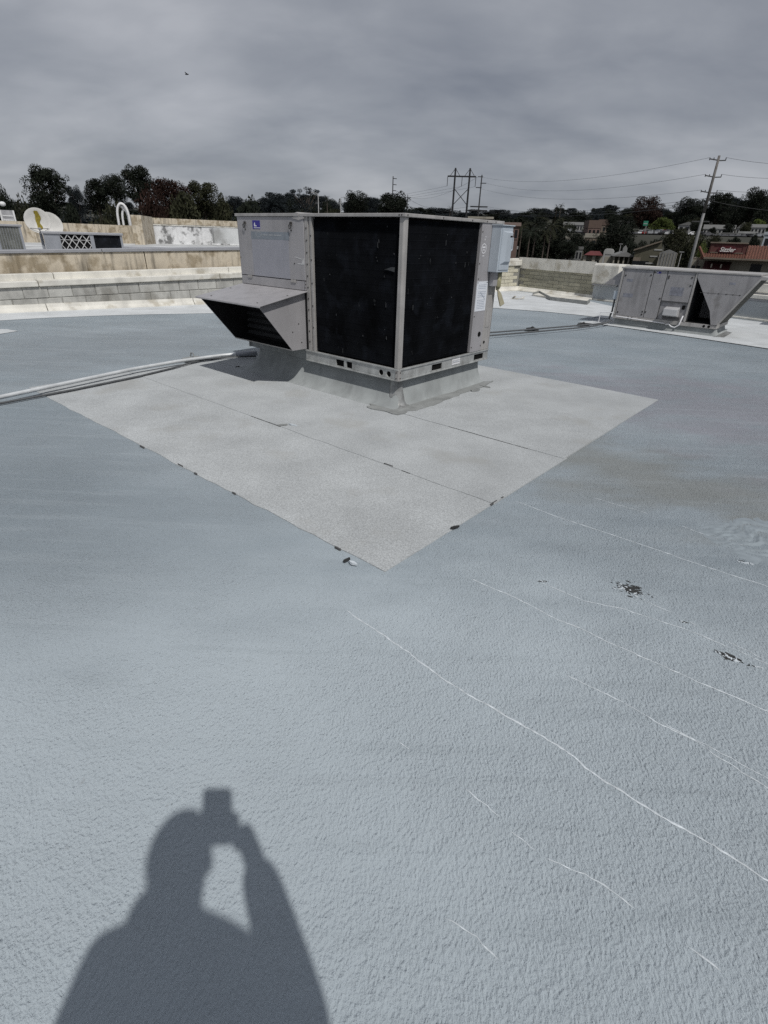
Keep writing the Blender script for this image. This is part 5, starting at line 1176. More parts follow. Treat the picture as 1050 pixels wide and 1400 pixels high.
for i, (x, zz, nm_) in enumerate(((-1.9, 6.5, 'upper'), (-1.9, 7.3, 'lower'), (-0.8, 0.35, 'topmost'))):
    wire(wpt(up, (x, 0, uh - zz)), wpt(p6, (0.7 * (i - 1), 0, h6 - 0.9)), 2.0, 0.022, nm_ + ' thin wire running left from the double armed pole to the small distant pole')
for I, nm_ in zip(INS, ('left', 'middle', 'right')): wire(wpt(hf, I), far(380 + I.x, 268 + 0.4 * I.x, 640), 6.0, 0.022, 'thin wire hanging from the ' + nm_ + ' insulator of the wooden power frame')
wire(far(966, 273, 80), far(1200, 285, 90), 0.8, 0.016, 'thin low wire leaving the tall grey pole towards the right edge')

# ================================================================== BUILDINGS AND CARS BEYOND THE ROOF
def wm_(name, c, r=0.85, **k): return mat(name, c, r, var=k.pop('var', 0.14), vs=k.pop('vs', 0.7), **k)
B_TAN = wm_('tan_stucco', (0.17, 0.14, 0.11)); B_WHITE = wm_('white_stucco', (0.33, 0.33, 0.32)); B_GREY = wm_('grey_stucco', (0.19, 0.19, 0.185)); B_OLIVE = wm_('olive_stucco', (0.085, 0.080, 0.055))
B_PINK = wm_('brown_pink_stucco', (0.15, 0.10, 0.085)); B_BEIGE = wm_('pale_beige_stucco', (0.30, 0.28, 0.235)); R_GREY = wm_('grey_roofing', (0.14, 0.14, 0.135), vs=2); R_BROWN = wm_('brown_roofing', (0.11, 0.075, 0.06), vs=2)
R_RED = wm_('red_metal_roof', (0.11, 0.018, 0.016), 0.6); R_TILE = mat('clay_tile', (0.135, 0.055, 0.036), 0.85, var=0.45, vs=6); B_MAROON = wm_('maroon_awning', (0.055, 0.010, 0.012)); B_WIN = mat('dark_window', (0.015, 0.016, 0.018), 0.15, var=0.2)
B_BLUE = wm_('pale_blue_wall', (0.38, 0.41, 0.44))
def frame_at(name, u, d, label, cat='building', group=None, yaw=0.0, vb=None):
    p = far(u, 335, d); z0 = terr(d, math.atan2(p.x, p.y)) - 0.1
    if vb is not None: z0 = min(z0, far(u, vb, d).z)
    e_ = empty(name, (p.x, p.y, z0), math.atan2(p.y, p.x) - PI / 2 + yaw, label, cat, group)
    return e_, (far(u + 5, 335, d) - far(u - 5, 335, d)).length / 10, z0
def zpx(u, v, d, z0): return far(u, v, d).z - z0
def building(name, u0, u1, veave, vtop, d, wallm, roofm, label, roof='gable', nwin=4, depth=9.0, yaw=0.0, rows=1, group=None):
    u = (u0 + u1) / 2; e_, k, z0 = frame_at(name, u, d, label, group=group, yaw=yaw); w = (u1 - u0) * k; he = zpx(u, veave, d, z0); ht = zpx(u, vtop, d, z0)
    box('wall', wallm, e_, -w / 2, w / 2, 0, depth, 0, he)
    o = 0.35
    if roof == 'gable': MB().prism([(-o, he + 0.004), (depth + o, he + 0.004), (depth / 2, ht)], 'x', -w / 2 - o, w / 2 + o).build('roof', roofm, e_)
    elif roof == 'front': MB().prism([(-w / 2 - o, he + 0.004), (w / 2 + o, he + 0.004), (0, ht)], 'y', -o, depth + o).build('roof', roofm, e_)
    else: box('roof', roofm, e_, -w / 2 - 0.15, w / 2 + 0.15, -0.15, depth + 0.15, he + 0.004, ht)
    h1_ = min(he, 3.2 * rows) / rows
    for r_i in range(rows):
        for i in range(nwin):
            x = -w / 2 + w * (i + 0.5) / nwin; ww = w / nwin * 0.55; z = he - h1_ * (r_i + 1)
            f = box('window', B_WIN, e_, x - ww / 2, x + ww / 2, -0.03, 0.02, z + h1_ * 0.28, z + h1_ * 0.78)
            box('sill', wallm, f, x - ww / 2 - 0.1, x + ww / 2 + 0.1, -0.10, -0.031, z + h1_ * 0.20, z + h1_ * 0.275)
    return e_
building('long_low_building', 766, 792, 307.5, 303, 305, B_WHITE, R_GREY, 'long low building with grey roof beyond the palms', nwin=7)
building('stucco_house', 800, 817, 312, 301, 255, B_PINK, R_BROWN, 'brown pink stucco house with dark roof right of the olive bush', 'flat', 3, yaw=0.2)
building('stucco_house', 813, 830, 308, 300, 262, B_TAN, R_BROWN, 'tan stucco house with flat brown roof behind the big black green tree', 'flat', 3, rows=1)
building('framed_storefront', 831, 858, 304, 301.5, 268, B_WHITE, B_WHITE, 'storefront with a white frame round dark openings', 'flat', 2)
building('tan_shop', 798, 824, 325, 319, 182, B_TAN, B_BEIGE, 'tan shop with two pale bands and dark openings above the red roofed kiosk', 'flat', 3, rows=2)
building('tan_shop', 772, 800, 328, 323, 205, B_GREY, B_BEIGE, 'grey shop with pale flat roof left of the tan shop', 'flat', 5)
building('grey_roof_hall', 921, 946, 308, 303, 318, B_WHITE, R_GREY, 'white hall with grey roof just left of the leaning pole', 'front', 3)
for (u0, u1, ve, vt, lab) in ((956, 975, 313, 306.5, 'white hillside house with grey roof, nearest the leaning pole'), (976, 998, 313, 307, 'white hillside house with grey roof, second from the leaning pole'), (1001, 1016, 312, 303, 'white hillside house with a tall gable right of the grey roofed pair'), (1020, 1040, 311, 306, 'white hillside house with low roof near the right edge')):
    building('hillside_house', u0, u1, ve, vt, 322, B_WHITE, R_GREY, lab, 'front' if u0 == 1001 else 'gable', 4, group='white houses on the slope')
building('pale_blue_shed', 1041, 1064, 321, 317, 150, B_BLUE, B_BLUE, 'pale blue grey flat shed at the right edge above the restaurant', 'flat', 2)
building('rooftop_plant_room', 637, 670, 299, 296, 140, B_TAN, B_BEIGE, 'pale beige plant room peeping over the lid of the large unit', 'flat', 3)
building('brown_roof_house', 686, 707, 309, 303, 132, B_PINK, R_BROWN, 'house with brown roof behind the top of the disconnect box', 'gable', 3)
building('terrace_shop', 780, 798, 341, 337, 170, B_GREY, R_GREY, 'low grey building beside the street behind the white car', 'flat', 4)
# kiosk with red roof
e_, k, z0 = frame_at('red_roof_kiosk', 814, 108, 'small kiosk with red roof and beige posts behind the right parapet'); w = 26 * k; he = zpx(812, 349, 108, z0); ht = zpx(818, 343.5, 108, z0)
box('wall', B_BEIGE, e_, -w * 0.42, w * 0.42, 1.2, 4, 0, he - 0.1)
MB().add([(-w / 2, -0.4, he), (w / 2, -0.4, he), (w / 2, 4.4, he), (-w / 2, 4.4, he), (-w * 0.2, 1.8, ht), (w * 0.3, 1.8, ht)], [(0, 1, 5, 4), (1, 2, 5), (2, 3, 4, 5), (3, 0, 4), (3, 2, 1, 0)]).build('roof', R_RED, e_)
for x in (-0.44, 0.05, 0.44): box('post', B_BEIGE, e_, x * w - 0.25, x * w + 0.25, 0, 0.5, 0, he - 0.005)
box('window', B_WIN, e_, -w * 0.36, -w * 0.02, 1.16, 1.21, he * 0.25, he * 0.8); box('window', B_WIN, e_, w * 0.1, w * 0.38, 1.16, 1.21, he * 0.25, he * 0.8)
# white rounded monument sign
e_, k, z0 = frame_at('monument_sign', 834.5, 98, 'tall white rounded monument sign between the kiosk and the grey arcade', 'sign'); w = 14.5 * k; ht = zpx(834, 340, 98, z0)
MB().prism([(-w / 2, 0), (w / 2, 0), (w / 2, ht - 0.35), (w * 0.38, ht - 0.08), (w * 0.15, ht), (-w * 0.25, ht), (-w * 0.42, ht - 0.12), (-w / 2, ht - 0.4)], 'y', 0, 0.6).build('slab', B_WHITE, e_, bevel=0.05)
box('name_bar', B_GREY, e_, -w * 0.3, w * 0.28, -0.04, 0.0, ht - 0.85, ht - 0.72); box('lower_panel', B_BEIGE, e_, -w * 0.28, w * 0.3, -0.04, 0.0, ht - 2.1, ht - 1.1)
# grey arcade with cupola
e_, k, z0 = frame_at('arcade', 857, 93, 'grey gabled arcade with white posts and a small cupola behind the right parapet', yaw=0.1); w = 30 * k; he = zpx(857, 351, 93, z0); ht = zpx(858, 344, 93, z0)
MB().prism([(-w / 2, he), (w / 2, he), (w * 0.42, he + 0.2), (0.0, ht), (-w * 0.42, he + 0.2)], 'y', -0.5, 7).build('roof', B_GREY, e_)
box('wall', B_OLIVE, e_, -w * 0.46, w * 0.46, 2, 6.5, 0, he - 0.01)
for i in range(5): x = (-0.46 + 0.23 * i) * w; box('post', B_BEIGE, e_, x - 0.10, x + 0.10, -0.2, 0.1, 0, he - 0.004)
MB().prism([(-0.3, 0), (0.3, 0), (0.3, 0.55), (0, 0.95), (-0.3, 0.55)], 'y', 1.0, 1.6).build('cupola', B_GREY, e_, loc=(0, 0, ht - 0.12))
# olive gabled building with sloping verge and white plaques
e_, k, z0 = frame_at('gabled_building', 893, 87, 'dark olive building whose roof edge slopes up towards the leaning pole'); w = 46 * k; hl = zpx(871, 343, 87, z0); hr = zpx(904, 330.5, 87, z0)
MB().prism([(-w / 2, 0), (w * 0.32, 0), (w * 0.32, hr - 1.2), (w * 0.24, hr), (-w / 2, hl)], 'y', 0, 8).build('wall', B_OLIVE, e_)
MB().prism([(-w / 2 - 0.2, hl + 0.005), (w * 0.24, hr + 0.005), (w * 0.24, hr + 0.17), (-w / 2 - 0.2, hl + 0.17)], 'y', -0.35, 8.2).build('roof_edge', B_TAN, e_)
box('wall_wing', B_TAN, e_, -w / 2, -w * 0.28, -1.0, 0.0, 0, hl - 0.8)
for i, zz in enumerate((0.35, 1.15, 2.0)): x = w * 0.2 - 0.35 * i; box('plaque', B_WHITE, e_, x - 0.55, x + 0.45, -0.06, 0.0, hr - 0.7 - zz, hr - 0.55 - zz)
for i in range(2): x = -w * 0.36 + 0.20 * w * i; box('window', B_WIN, e_, x - 0.6, x + 0.6, -0.03 - (1.0 if i == 0 else 0), 0.01 - (1.0 if i == 0 else 0), hl - 2.4, hl - 1.2)
e_, k, z0 = frame_at('glasshouse', 917, 83, 'pale grey glasshouse with thin frames left of the foot of the leaning pole', 'glasshouse'); w = 24 * k; he = zpx(917, 346, 83, z0); ht = zpx(917, 341.5, 83, z0)
MB().prism([(-w / 2, 0), (w / 2, 0), (w / 2, he), (0, ht), (-w / 2, he)], 'y', 0, 5).build('wall', B_GREY, e_)
for i in range(7): x = -w / 2 + w * i / 6; box('mullion', B_BEIGE, e_, x - 0.03, x + 0.03, -0.06, 0.0, 0, he)
# two lamp posts and small posts in the car park
for (u, v, d, lab) in ((849, 334, 104, 'thin grey lamp post leaning over the arcade, left one'), (932, 345, 84, 'thin pale post in front of the glasshouse'), (868, 346, 90, 'thin pale post in front of the olive gabled building')):
    a_, hh_, _ = pole('lamp_post', u, v, d, 0.05, M_GREYP, lab, cat='lamp post'); box('lamp_head', M_GREYP, a_, -0.28, 0.28, -0.1, 0.1, hh_, hh_ + 0.09)
# green pole sign
e_, k, z0 = frame_at('pole_sign', 876, 274, 'green pole sign standing above the parked cars', 'sign'); z1_ = zpx(876, 302, 274, z0); z2_ = zpx(876, 308.5, 274, z0)
box('sign_panel', wm_('sign_green', (0.03, 0.20, 0.13)), e_, -3.2 * k, 3.2 * k, -0.2, 0.2, z2_, z1_, bevel=0.05); box('post', B_GREY, e_, 1.6 * k - 0.2, 1.6 * k + 0.2, -0.15, 0.15, 0, z2_ - 0.004); box('panel_stripe', B_WHITE, e_, -2.6 * k, 2.4 * k, -0.25, -0.202, z2_ + 0.6, z2_ + 0.9)
# white signs along the street
e_, k, z0 = frame_at('monument_sign', 732, 205, 'slanted white roadside sign below the palms', 'sign', yaw=0.3); z1_ = zpx(732, 336, 205, z0); MB().prism([(-2 * k, 0), (2 * k, 0), (2.2 * k, z1_), (-1.4 * k, z1_ - 0.3)], 'y', 0, 0.3).build('slab', B_WHITE, e_)
e_, k, z0 = frame_at('cabinet_sign', 707, 150, 'small white square sign beside the disconnect box', 'sign'); z1_ = zpx(707, 336.5, 150, z0); box('sign_panel', B_WHITE, e_, -2 * k, 2 * k, 0, 0.3, z1_ - 4 * k, z1_, bevel=0.05); box('post', B_GREY, e_, -0.08, 0.08, 0.05, 0.2, 0, z1_ - 4 * k - 0.004)
# white canopy on posts
e_, k, z0 = frame_at('canopy', 1017, 263, 'white petrol station style canopy on thick posts above the restaurant roof', 'canopy'); w = 24 * k; z1_ = zpx(1017, 316.5, 263, z0)
box('roof', B_WHITE, e_, -w / 2, w / 2, 0, 6, z1_ - 0.7, z1_, bevel=0.05)
for x in (-0.3, 0.3): box('post', B_WHITE, e_, x * w - 0.3, x * w + 0.3, 0.6, 1.2, 0, z1_ - 0.704)
e_, k, z0 = frame_at('canopy', 992, 262, 'dark roofed car port on thin white posts left of the white canopy', 'canopy'); w = 22 * k; z1_ = zpx(992, 318, 262, z0)
box('roof', R_GREY, e_, -w / 2, w / 2, 0, 6, z1_ - 0.4, z1_)
for x in (-0.42, 0.02, 0.42): box('post', B_WHITE, e_, x * w - 0.22, x * w + 0.22, 0.4, 0.8, 0, z1_ - 0.404)

# ---- the red restaurant with its tiled roof and sign
RD = 88
e_, k, z0 = frame_at('restaurant', 1000, RD, 'red restaurant with clay tile roof and a dark red lettered sign, right edge', yaw=-0.02)
def ex(u): return (u - 1000) * k
def ez(v, u=1000): return zpx(u, v, RD, z0)
zr = ez(331.5, 985); zs0 = ez(347.0, 1000); ze = ez(354, 1000)
box('wall', B_BEIGE, e_, ex(948), ex(1075), 1.0, 12, 0, ze - 0.05)
box('sign_wall', wm_('red_brown_stucco', (0.115, 0.042, 0.040)), e_, ex(970.5), ex(1022), 0.9, 1.6, zs0 - 0.5, zr - 0.12)
box('coping', B_TAN, e_, ex(969.5), ex(1023), 0.7, 1.8, zr - 0.116, zr + 0.05, bevel=0.03)
for a, b_ in ((972, 976.5), (1017, 1021)): box('pilaster', wm_('dark_red_brown', (0.10, 0.04, 0.035)), e_, ex(a), ex(b_), 0.84, 0.9, zs0 - 0.1, zr - 0.2)
for a, b_ in ((973, 984), (1006.5, 1019)): box('ledge', B_TAN, e_, ex(a), ex(b_), 0.72, 0.9, zs0 + 0.04, zs0 + 0.15)
# tiled skirt below the sign and full tiled slope at the right: courses of barrel tiles
def tiles(name, x0, x1, ya, za, yb, zb):
    q = MB(); n = max(2, int((x1 - x0) / 0.30)); sl = Vector((0, yb - ya, zb - za)); dv = sl / 9
    for i in range(n):
        x = x0 + (i + 0.5) * (x1 - x0) / n
        for j in range(9):
            a = Vector((x, ya, za)) + dv * j; b2 = a + dv * 1.08; up_ = Vector((0, -dv.z, dv.y)).normalized() * (1 if dv.y > 0 else -1)
            r1_ = 0.14; q.add([a + Vector((-r1_, 0, 0)), a + up_ * 0.10, a + Vector((r1_, 0, 0)), b2 + Vector((-r1_ * 0.8, 0, 0)), b2 + up_ * 0.07, b2 + Vector((r1_ * 0.8, 0, 0))], [(0, 1, 4, 3), (1, 2, 5, 4), (0, 2, 1)])
    base = MB().prism([(ya, za - 0.02), (yb, zb - 0.02), (yb, zb - 0.15), (ya, za - 0.15)], 'x', x0, x1).build(name, R_TILE, e_)
    q.open = True; q.build('roof_tiles', R_TILE, base, kind='stuff'); return base
tiles('tile_skirt', ex(962), ex(1022.5), -1.2, ze + 0.05, 0.84, zs0 - 0.06)
tiles('tile_roof', ex(1023.2), ex(1080), -1.2, ze + 0.03, 4.4, zr - 0.25)
MB().bar((ex(956), -0.6, ze + 1.3), (ex(967), -1.3, ze + 0.05), 0.25, 0.22).build('hip_ridge', R_TILE, e_); MB().bar((ex(967), -1.3, ze + 0.02), (ex(1080), -1.3, ze + 0.0), 0.16, 0.20).build('gutter', B_TAN, e_)
MB().bar((ex(949), -0.6, ze - 0.1), (ex(967), -0.9, ze - 0.12), 0.3, 0.22).build('porch_edge', B_TAN, e_)
MB().prism([(-1.6, ze - 1.7), (0.98, ze - 0.35), (0.98, ze - 1.7)], 'x', ex(969), ex(1007)).build('awning', B_MAROON, e_)
for u in (981, 994.5): box('lantern', B_BEIGE, e_, ex(u) - 0.08, ex(u) + 0.08, -0.95, -0.75, ze - 1.1, ze - 0.65)
box('window', B_WIN, e_, ex(1035), ex(1050), 0.95, 1.02, 0.6, ze - 0.5); box('window', B_WIN, e_, ex(952), ex(964), 0.95, 1.02, 0.8, ze - 1.0)
for u in (958, 972): box('downpipe', B_TAN, e_, ex(u) - 0.06, ex(u) + 0.06, 0.85, 0.98, 0, ze - 0.3)
sb0, sb1, sz0, sz1 = ex(983.2), ex(1009.0), ez(346.3), ez(336.2); mx = (sb0 + sb1) / 2; hz_ = (sz1 - sz0)
poly = [(sb0, sz0 + hz_ * 0.12), (sb0 + 0.3, sz0), (sb1 - 0.3, sz0), (sb1, sz0 + hz_ * 0.15), (sb1, sz0 + hz_ * 0.72), (sb1 - 0.25, sz0 + hz_ * 0.84), (mx + 0.7, sz0 + hz_ * 0.90), (mx + 0.3, sz1), (mx - 0.5, sz1), (mx - 0.8, sz0 + hz_ * 0.88), (sb0 + 0.3, sz0 + hz_ * 0.86), (sb0, sz0 + hz_ * 0.7)]
sgb = MB().prism(poly, 'y', 0.70, 0.89).build('sign_board', wm_('sign_dark_red', (0.075, 0.010, 0.014), 0.4), e_, bevel=0.03)
fc = bpy.data.curves.new('sign_lettering', 'FONT'); fc.body = 'Sizzler'; fc.align_x = 'CENTER'; fc.align_y = 'CENTER'; fc.extrude = 0.03; fc.shear = 0.25; fc.offset = 0.018; fc.size = 1.0
tmp = bpy.data.objects.new('sign_lettering', fc); COL.objects.link(tmp); bpy.context.view_layer.update()
me = bpy.data.meshes.new_from_object(tmp.evaluated_get(bpy.context.evaluated_depsgraph_get())); me.name = 'sign_lettering'; bpy.data.objects.remove(tmp)
me.materials.clear(); me.materials.append(wm_('letter_white', (0.72, 0.70, 0.68), 0.5)); xs = [v.co.x for v in me.vertices]; fw_ = max(xs) - min(xs)
lt = bpy.data.objects.new('sign_lettering', me); COL.objects.link(lt); lt.parent = sgb; sx_ = (sb1 - sb0) * 0.84 / fw_
lt.location = (mx, 0.66, (sz0 + sz1) / 2 - hz_ * 0.05); lt.rotation_euler = (PI / 2, 0, 0); lt.scale = (sx_, sx_ * 1.12, 1)

# ---- cars
CARW = mat('car_tyre', (0.02, 0.02, 0.02), 0.8, var=0.1); CARG = mat('car_glass', (0.02, 0.022, 0.025), 0.1, var=0)
def car_proto(kind):
    P = {'suv': [(-2.25, 0.35), (-2.28, 0.75), (-2.2, 1.0), (-1.98, 1.12), (1.0, 1.08), (2.05, 0.95), (2.22, 0.75), (2.2, 0.35)], 'sedan': [(-2.25, 0.32), (-2.28, 0.7), (-2.15, 0.93), (-1.3, 0.97), (0.95, 0.95), (2.05, 0.80), (2.22, 0.62), (2.2, 0.32)]}[kind]
    CB = {'suv': [(-2.02, 1.10), (-1.75, 1.60), (-1.4, 1.68), (0.1, 1.66), (0.95, 1.08)], 'sedan': [(-1.6, 0.96), (-0.95, 1.36), (-0.4, 1.43), (0.15, 1.41), (0.95, 0.94)]}[kind]
    b_ = MB().prism(P, 'y', -0.88, 0.88); top = []; q = MB()
    n = len(CB); vs_ = [(x, s * (0.82 if i in (0, n - 1) else 0.66), z) for s in (-1, 1) for i, (x, z) in enumerate(CB)]
    b_.add(vs_, [tuple(range(n)), tuple(range(2 * n - 1, n - 1, -1))] + [(i, (i + 1) % n, n + (i + 1) % n, n + i) for i in range(n)])
    g = MB()
    for s in (-1, 1):
        (xa, za), (xb, zb), (xc, zc), (xd, zd), (xe, ze_) = CB; f = lambda x, z, t: (x, s * (0.835 - 0.17 * (z - za) / (zc - za)), z)
        g.add([f(xa + 0.28, za + 0.06, 0), f(xe - 0.28, za + 0.06, 0), f(xd - 0.02, zd - 0.10, 0), f(xb + 0.12, zb - 0.06, 0)], [(0, 1, 2, 3)])
    (xa, za), (xb, zb), (xc, zc), (xd, zd), (xe, ze_) = CB
    g.add([(xe - 0.03, -0.70, za + 0.08), (xe - 0.03, 0.70, za + 0.08), (xd + 0.10, 0.58, zd - 0.07), (xd + 0.10, -0.58, zd - 0.07)], [(0, 1, 2, 3)]); g.add([(xa - 0.0, -0.70, za + 0.08), (xa - 0.0, 0.70, za + 0.08), (xb - 0.06, 0.58, zb - 0.02), (xb - 0.06, -0.58, zb - 0.02)], [(0, 1, 2, 3)])
    w_ = MB().lathe([(0.0, -0.11), (0.33, -0.11), (0.34, 0.0), (0.33, 0.11), (0.0, 0.11)], 14, (0, 0, 0), Matrix.Rotation(PI / 2, 3, 'X')); g.open = True
    return b_.mesh('body'), g.mesh('windows', CARG), w_.mesh('wheel', CARW)
CP = {k_: car_proto(k_) for k_ in ('suv', 'sedan')}
CCOL = {n: mat('car_' + n, c, 0.35, 0.1, var=0.02) for n, c in (('white', (0.62, 0.62, 0.62)), ('silver', (0.36, 0.37, 0.38)), ('black', (0.02, 0.02, 0.022)), ('blue', (0.03, 0.05, 0.12)), ('red', (0.22, 0.025, 0.02)), ('grey', (0.12, 0.12, 0.125)))}
_cb = {}
def car(u, v, d, kind, colr, yaw, label, group=None):
    p = far(u, v, d); z0 = terr(d, math.atan2(p.x, p.y)) + 0.2; bm_, gm, wm2 = CP[kind]
    if (kind, colr) not in _cb: b2 = bm_.copy(); b2.materials.clear(); b2.materials.append(CCOL[colr]); _cb[(kind, colr)] = b2
    e_ = empty('parked_car', (p.x, p.y, z0), math.atan2(p.y, p.x) - PI / 2 + yaw, label, 'car', group)
    def ch(n_, me, loc=(0, 0, 0)): o = bpy.data.objects.new(n_, me); COL.objects.link(o); o.parent = e_; o.location = loc
    ch('body', _cb[(kind, colr)]); ch('windows', gm)
    for x in (-1.35, 1.38):
        for y in (-0.80, 0.80): ch('wheel', wm2, (x, y, 0.34))
    return e_
wc_ = car(763.5, 346, 226, 'suv', 'white', 0.06, 'white hatchback on the street beyond the right parapet'); wc_.name = 'white_car'
rnd = random.Random(4); cols = ['white', 'silver', 'black', 'blue', 'grey', 'silver', 'white', 'red', 'grey', 'black']
for i in range(22):
    u = 876 + (i % 11) * 4.6 + rnd.uniform(-0.5, 0.5); d = 277 + 15 * (i // 11) + rnd.uniform(-1, 1); kd = rnd.choice(['suv', 'sedan']); cc_ = cols[(i * 7 + i // 11) % 10]; car(u, 320, d, kd, cc_, rnd.choice([1.4, -1.7, 1.55]), f"{cc_} {'hatchback' if kd == 'suv' else 'saloon'} in the {['front', 'back'][i // 11]} row below the green sign, {['leftmost', 'second', 'third', 'fourth', 'fifth', 'middle', 'seventh', 'eighth', 'ninth', 'tenth', 'rightmost'][i % 11]} in its row", 'cars in the lot below the green sign')
for i in range(8):
    car(748 + i * 4.4 + rnd.uniform(-0.5, 0.5), 320, 286 + rnd.uniform(-2, 2), rnd.choice(['suv', 'sedan']), cols[(i * 3) % 10], rnd.choice([1.4, -1.6]), cols[(i * 3) % 10] + ' car in the small lot right of the palms, ' + ['first', 'second', 'third', 'fourth', 'fifth', 'sixth', 'seventh', 'last'][i] + ' from the left', 'cars in the lot right of the palms')
for i, (u, c_) in enumerate(((957, 'black'), (967, 'grey'), (1028, 'black'), (1036, 'silver'), (846, 'white'), (946, 'white'))):
    car(u, 325, 280, ['suv', 'sedan'][i % 2], c_, 0.2 * (i % 3), ['black car parked below the white houses, nearest the leaning pole', 'dark grey car parked below the white houses, left of the car port', 'black car right of the white canopy', 'silver car at the right edge beyond the canopy', 'white car half hidden by the big black green tree', 'white car parked behind the olive tree'][i])
# tiny bird in the sky
p = far(255.5, 101.5, 60); q = MB(); q.ball((0, 0, 0), 0.17, 0.05, 0.05, 8, 6); q.add([(0.06, 0, 0.02), (-0.06, 0, 0.02), (-0.12, 0.24, 0.10), (-0.04, 0.22, 0.10)], [(0, 1, 2, 3)]); q.add([(0.06, 0, 0.02), (-0.06, 0, 0.02), (-0.12, -0.24, 0.10), (-0.04, -0.22, 0.10)], [(0, 1, 2, 3)])
o = q.build('bird', M_POLED); o.location = p; setp(o, 'tiny dark bird flying high in the grey sky', 'bird')

# ================================================================== THE PHOTOGRAPHER (only the shadow falls into the picture)
def skin(name, chains, m, parent, lvl=2):
    """chains: dict of nodes {id: (x,y,z,r)} and edges; grown with a Skin modifier"""
    nodes, edges, roots = chains; ids = list(nodes); me = bpy.data.meshes.new(name)
    me.from_pydata([nodes[i][:3] for i in ids], [(ids.index(a), ids.index(b_)) for a, b_ in edges], [])
    o = bpy.data.objects.new(name, me); COL.objects.link(o); o.parent = parent
    md = o.modifiers.new('skin', 'SKIN'); md.use_smooth_shade = True
    sv = me.skin_vertices[0].data
    for k_, i in enumerate(ids):
        r = nodes[i][3]; sv[k_].radius = r if isinstance(r, tuple) else (r, r); sv[k_].use_root = i in roots
    sb = o.modifiers.new('sub', 'SUBSURF'); sb.levels = lvl; sb.render_levels = lvl; me.materials.append(m); return o
per = empty('person', (-0.03, -0.34, 0), 0, 'person in dark shirt holding a phone up, known here by the shadow on the roof', 'person')
ox, oy = -0.03, -0.34
def n_(x, y, z, r): return (x - ox, y - oy, z, r)
ND = {'pel': n_(-0.03, -0.34, 0.88, (0.13, 0.10)), 'wst': n_(-0.03, -0.335, 1.03, (0.125, 0.095)), 'che': n_(-0.03, -0.345, 1.16, (0.145, 0.10)), 'upc': n_(-0.03, -0.345, 1.25, (0.11, 0.085)), 'nek': n_(-0.025, -0.325, 1.36, 0.056), 'nk2': n_(-0.02, -0.295, 1.42, 0.055),
      'jaw': n_(-0.015, -0.255, 1.475, (0.056, 0.070)), 'hed': n_(-0.015, -0.265, 1.54, (0.066, 0.086)), 'top': n_(-0.015, -0.275, 1.60, (0.050, 0.066)), 'nos': n_(-0.015, -0.163, 1.510, 0.012),
      'rsh': n_(0.135, -0.335, 1.270, 0.056), 'rel': n_(0.206, -0.275, 1.03, 0.042), 'rwr': n_(0.085, -0.085, 1.275, 0.027), 'rpm': n_(0.048, -0.048, 1.335, (0.040, 0.026)),
      'lsh': n_(-0.178, -0.340, 1.275, 0.060), 'lel': n_(-0.240, -0.35, 1.03, 0.044), 'lwr': n_(-0.30, -0.27, 0.83, 0.027), 'lpm': n_(-0.297, -0.245, 0.765, (0.018, 0.036)),
      'rhp': n_(0.065, -0.34, 0.83, 0.088), 'rkn': n_(0.08, -0.32, 0.47, 0.060), 'ran': n_(0.085, -0.35, 0.09, 0.038), 'rto': n_(0.10, -0.22, 0.035, 0.035), 'lhp': n_(-0.125, -0.34, 0.83, 0.088), 'lkn': n_(-0.14, -0.32, 0.47, 0.060), 'lan': n_(-0.145, -0.35, 0.09, 0.038), 'lto': n_(-0.165, -0.22, 0.035, 0.035)}
ED = [('pel', 'wst'), ('wst', 'che'), ('che', 'upc'), ('upc', 'nek'), ('nek', 'nk2'), ('nk2', 'jaw'), ('jaw', 'hed'), ('hed', 'top'), ('hed', 'nos'), ('upc', 'rsh'), ('rsh', 'rel'), ('rel', 'rwr'), ('rwr', 'rpm'), ('upc', 'lsh'), ('lsh', 'lel'), ('lel', 'lwr'), ('lwr', 'lpm'), ('pel', 'rhp'), ('rhp', 'rkn'), ('rkn', 'ran'), ('ran', 'rto'), ('pel', 'lhp'), ('lhp', 'lkn'), ('lkn', 'lan'), ('lan', 'lto')]
# fingers: rooted in the palms; the right ones wrap the phone's back, the thumb its near side
roots = {'pel'}
def chain(pref, pts, r0, r1):
    prev = None
    for i, p in enumerate(pts):
        ND[f'{pref}{i}'] = n_(p.x, p.y, p.z, r0 + (r1 - r0) * i / (len(pts) - 1))
        if prev: ED.append((prev, f'{pref}{i}'))
        prev = f'{pref}{i}'
    roots.add(f'{pref}0')
def ph(x, dn, fw): return EYE + RX * x + DN * dn + FW * fw      # phone frame: right, down, forward of the lens
for i, dn in enumerate((0.062, 0.082, 0.101, 0.118)):
    L_ = (0.050, 0.056, 0.052, 0.042)[i]; chain(f'rf{i}', [ph(0.040, dn + 0.012, -0.020), ph(0.036, dn + 0.004, -0.002), ph(0.020, dn, 0.006), ph(0.020 - L_ * 0.55, dn - 0.002, 0.006), ph(0.020 - L_, dn - 0.002, 0.004)], 0.0095, 0.0075)
chain('rt', [ph(0.048, 0.130, -0.034), ph(0.040, 0.105, -0.036), ph(0.018, 0.088, -0.030), ph(0.000, 0.080, -0.024)], 0.0125, 0.0085)
for i in range(4):
    y = -0.275 + i * 0.020; L_ = (0.062, 0.072, 0.067, 0.052)[i]; chain(f'lf{i}', [Vector((-0.297, y + 0.005, 0.755)), Vector((-0.298, y + 0.008, 0.715)), Vector((-0.294, y + 0.012, 0.715 - L_ * 0.5)), Vector((-0.284, y + 0.014, 0.715 - L_))], 0.0095, 0.0075)
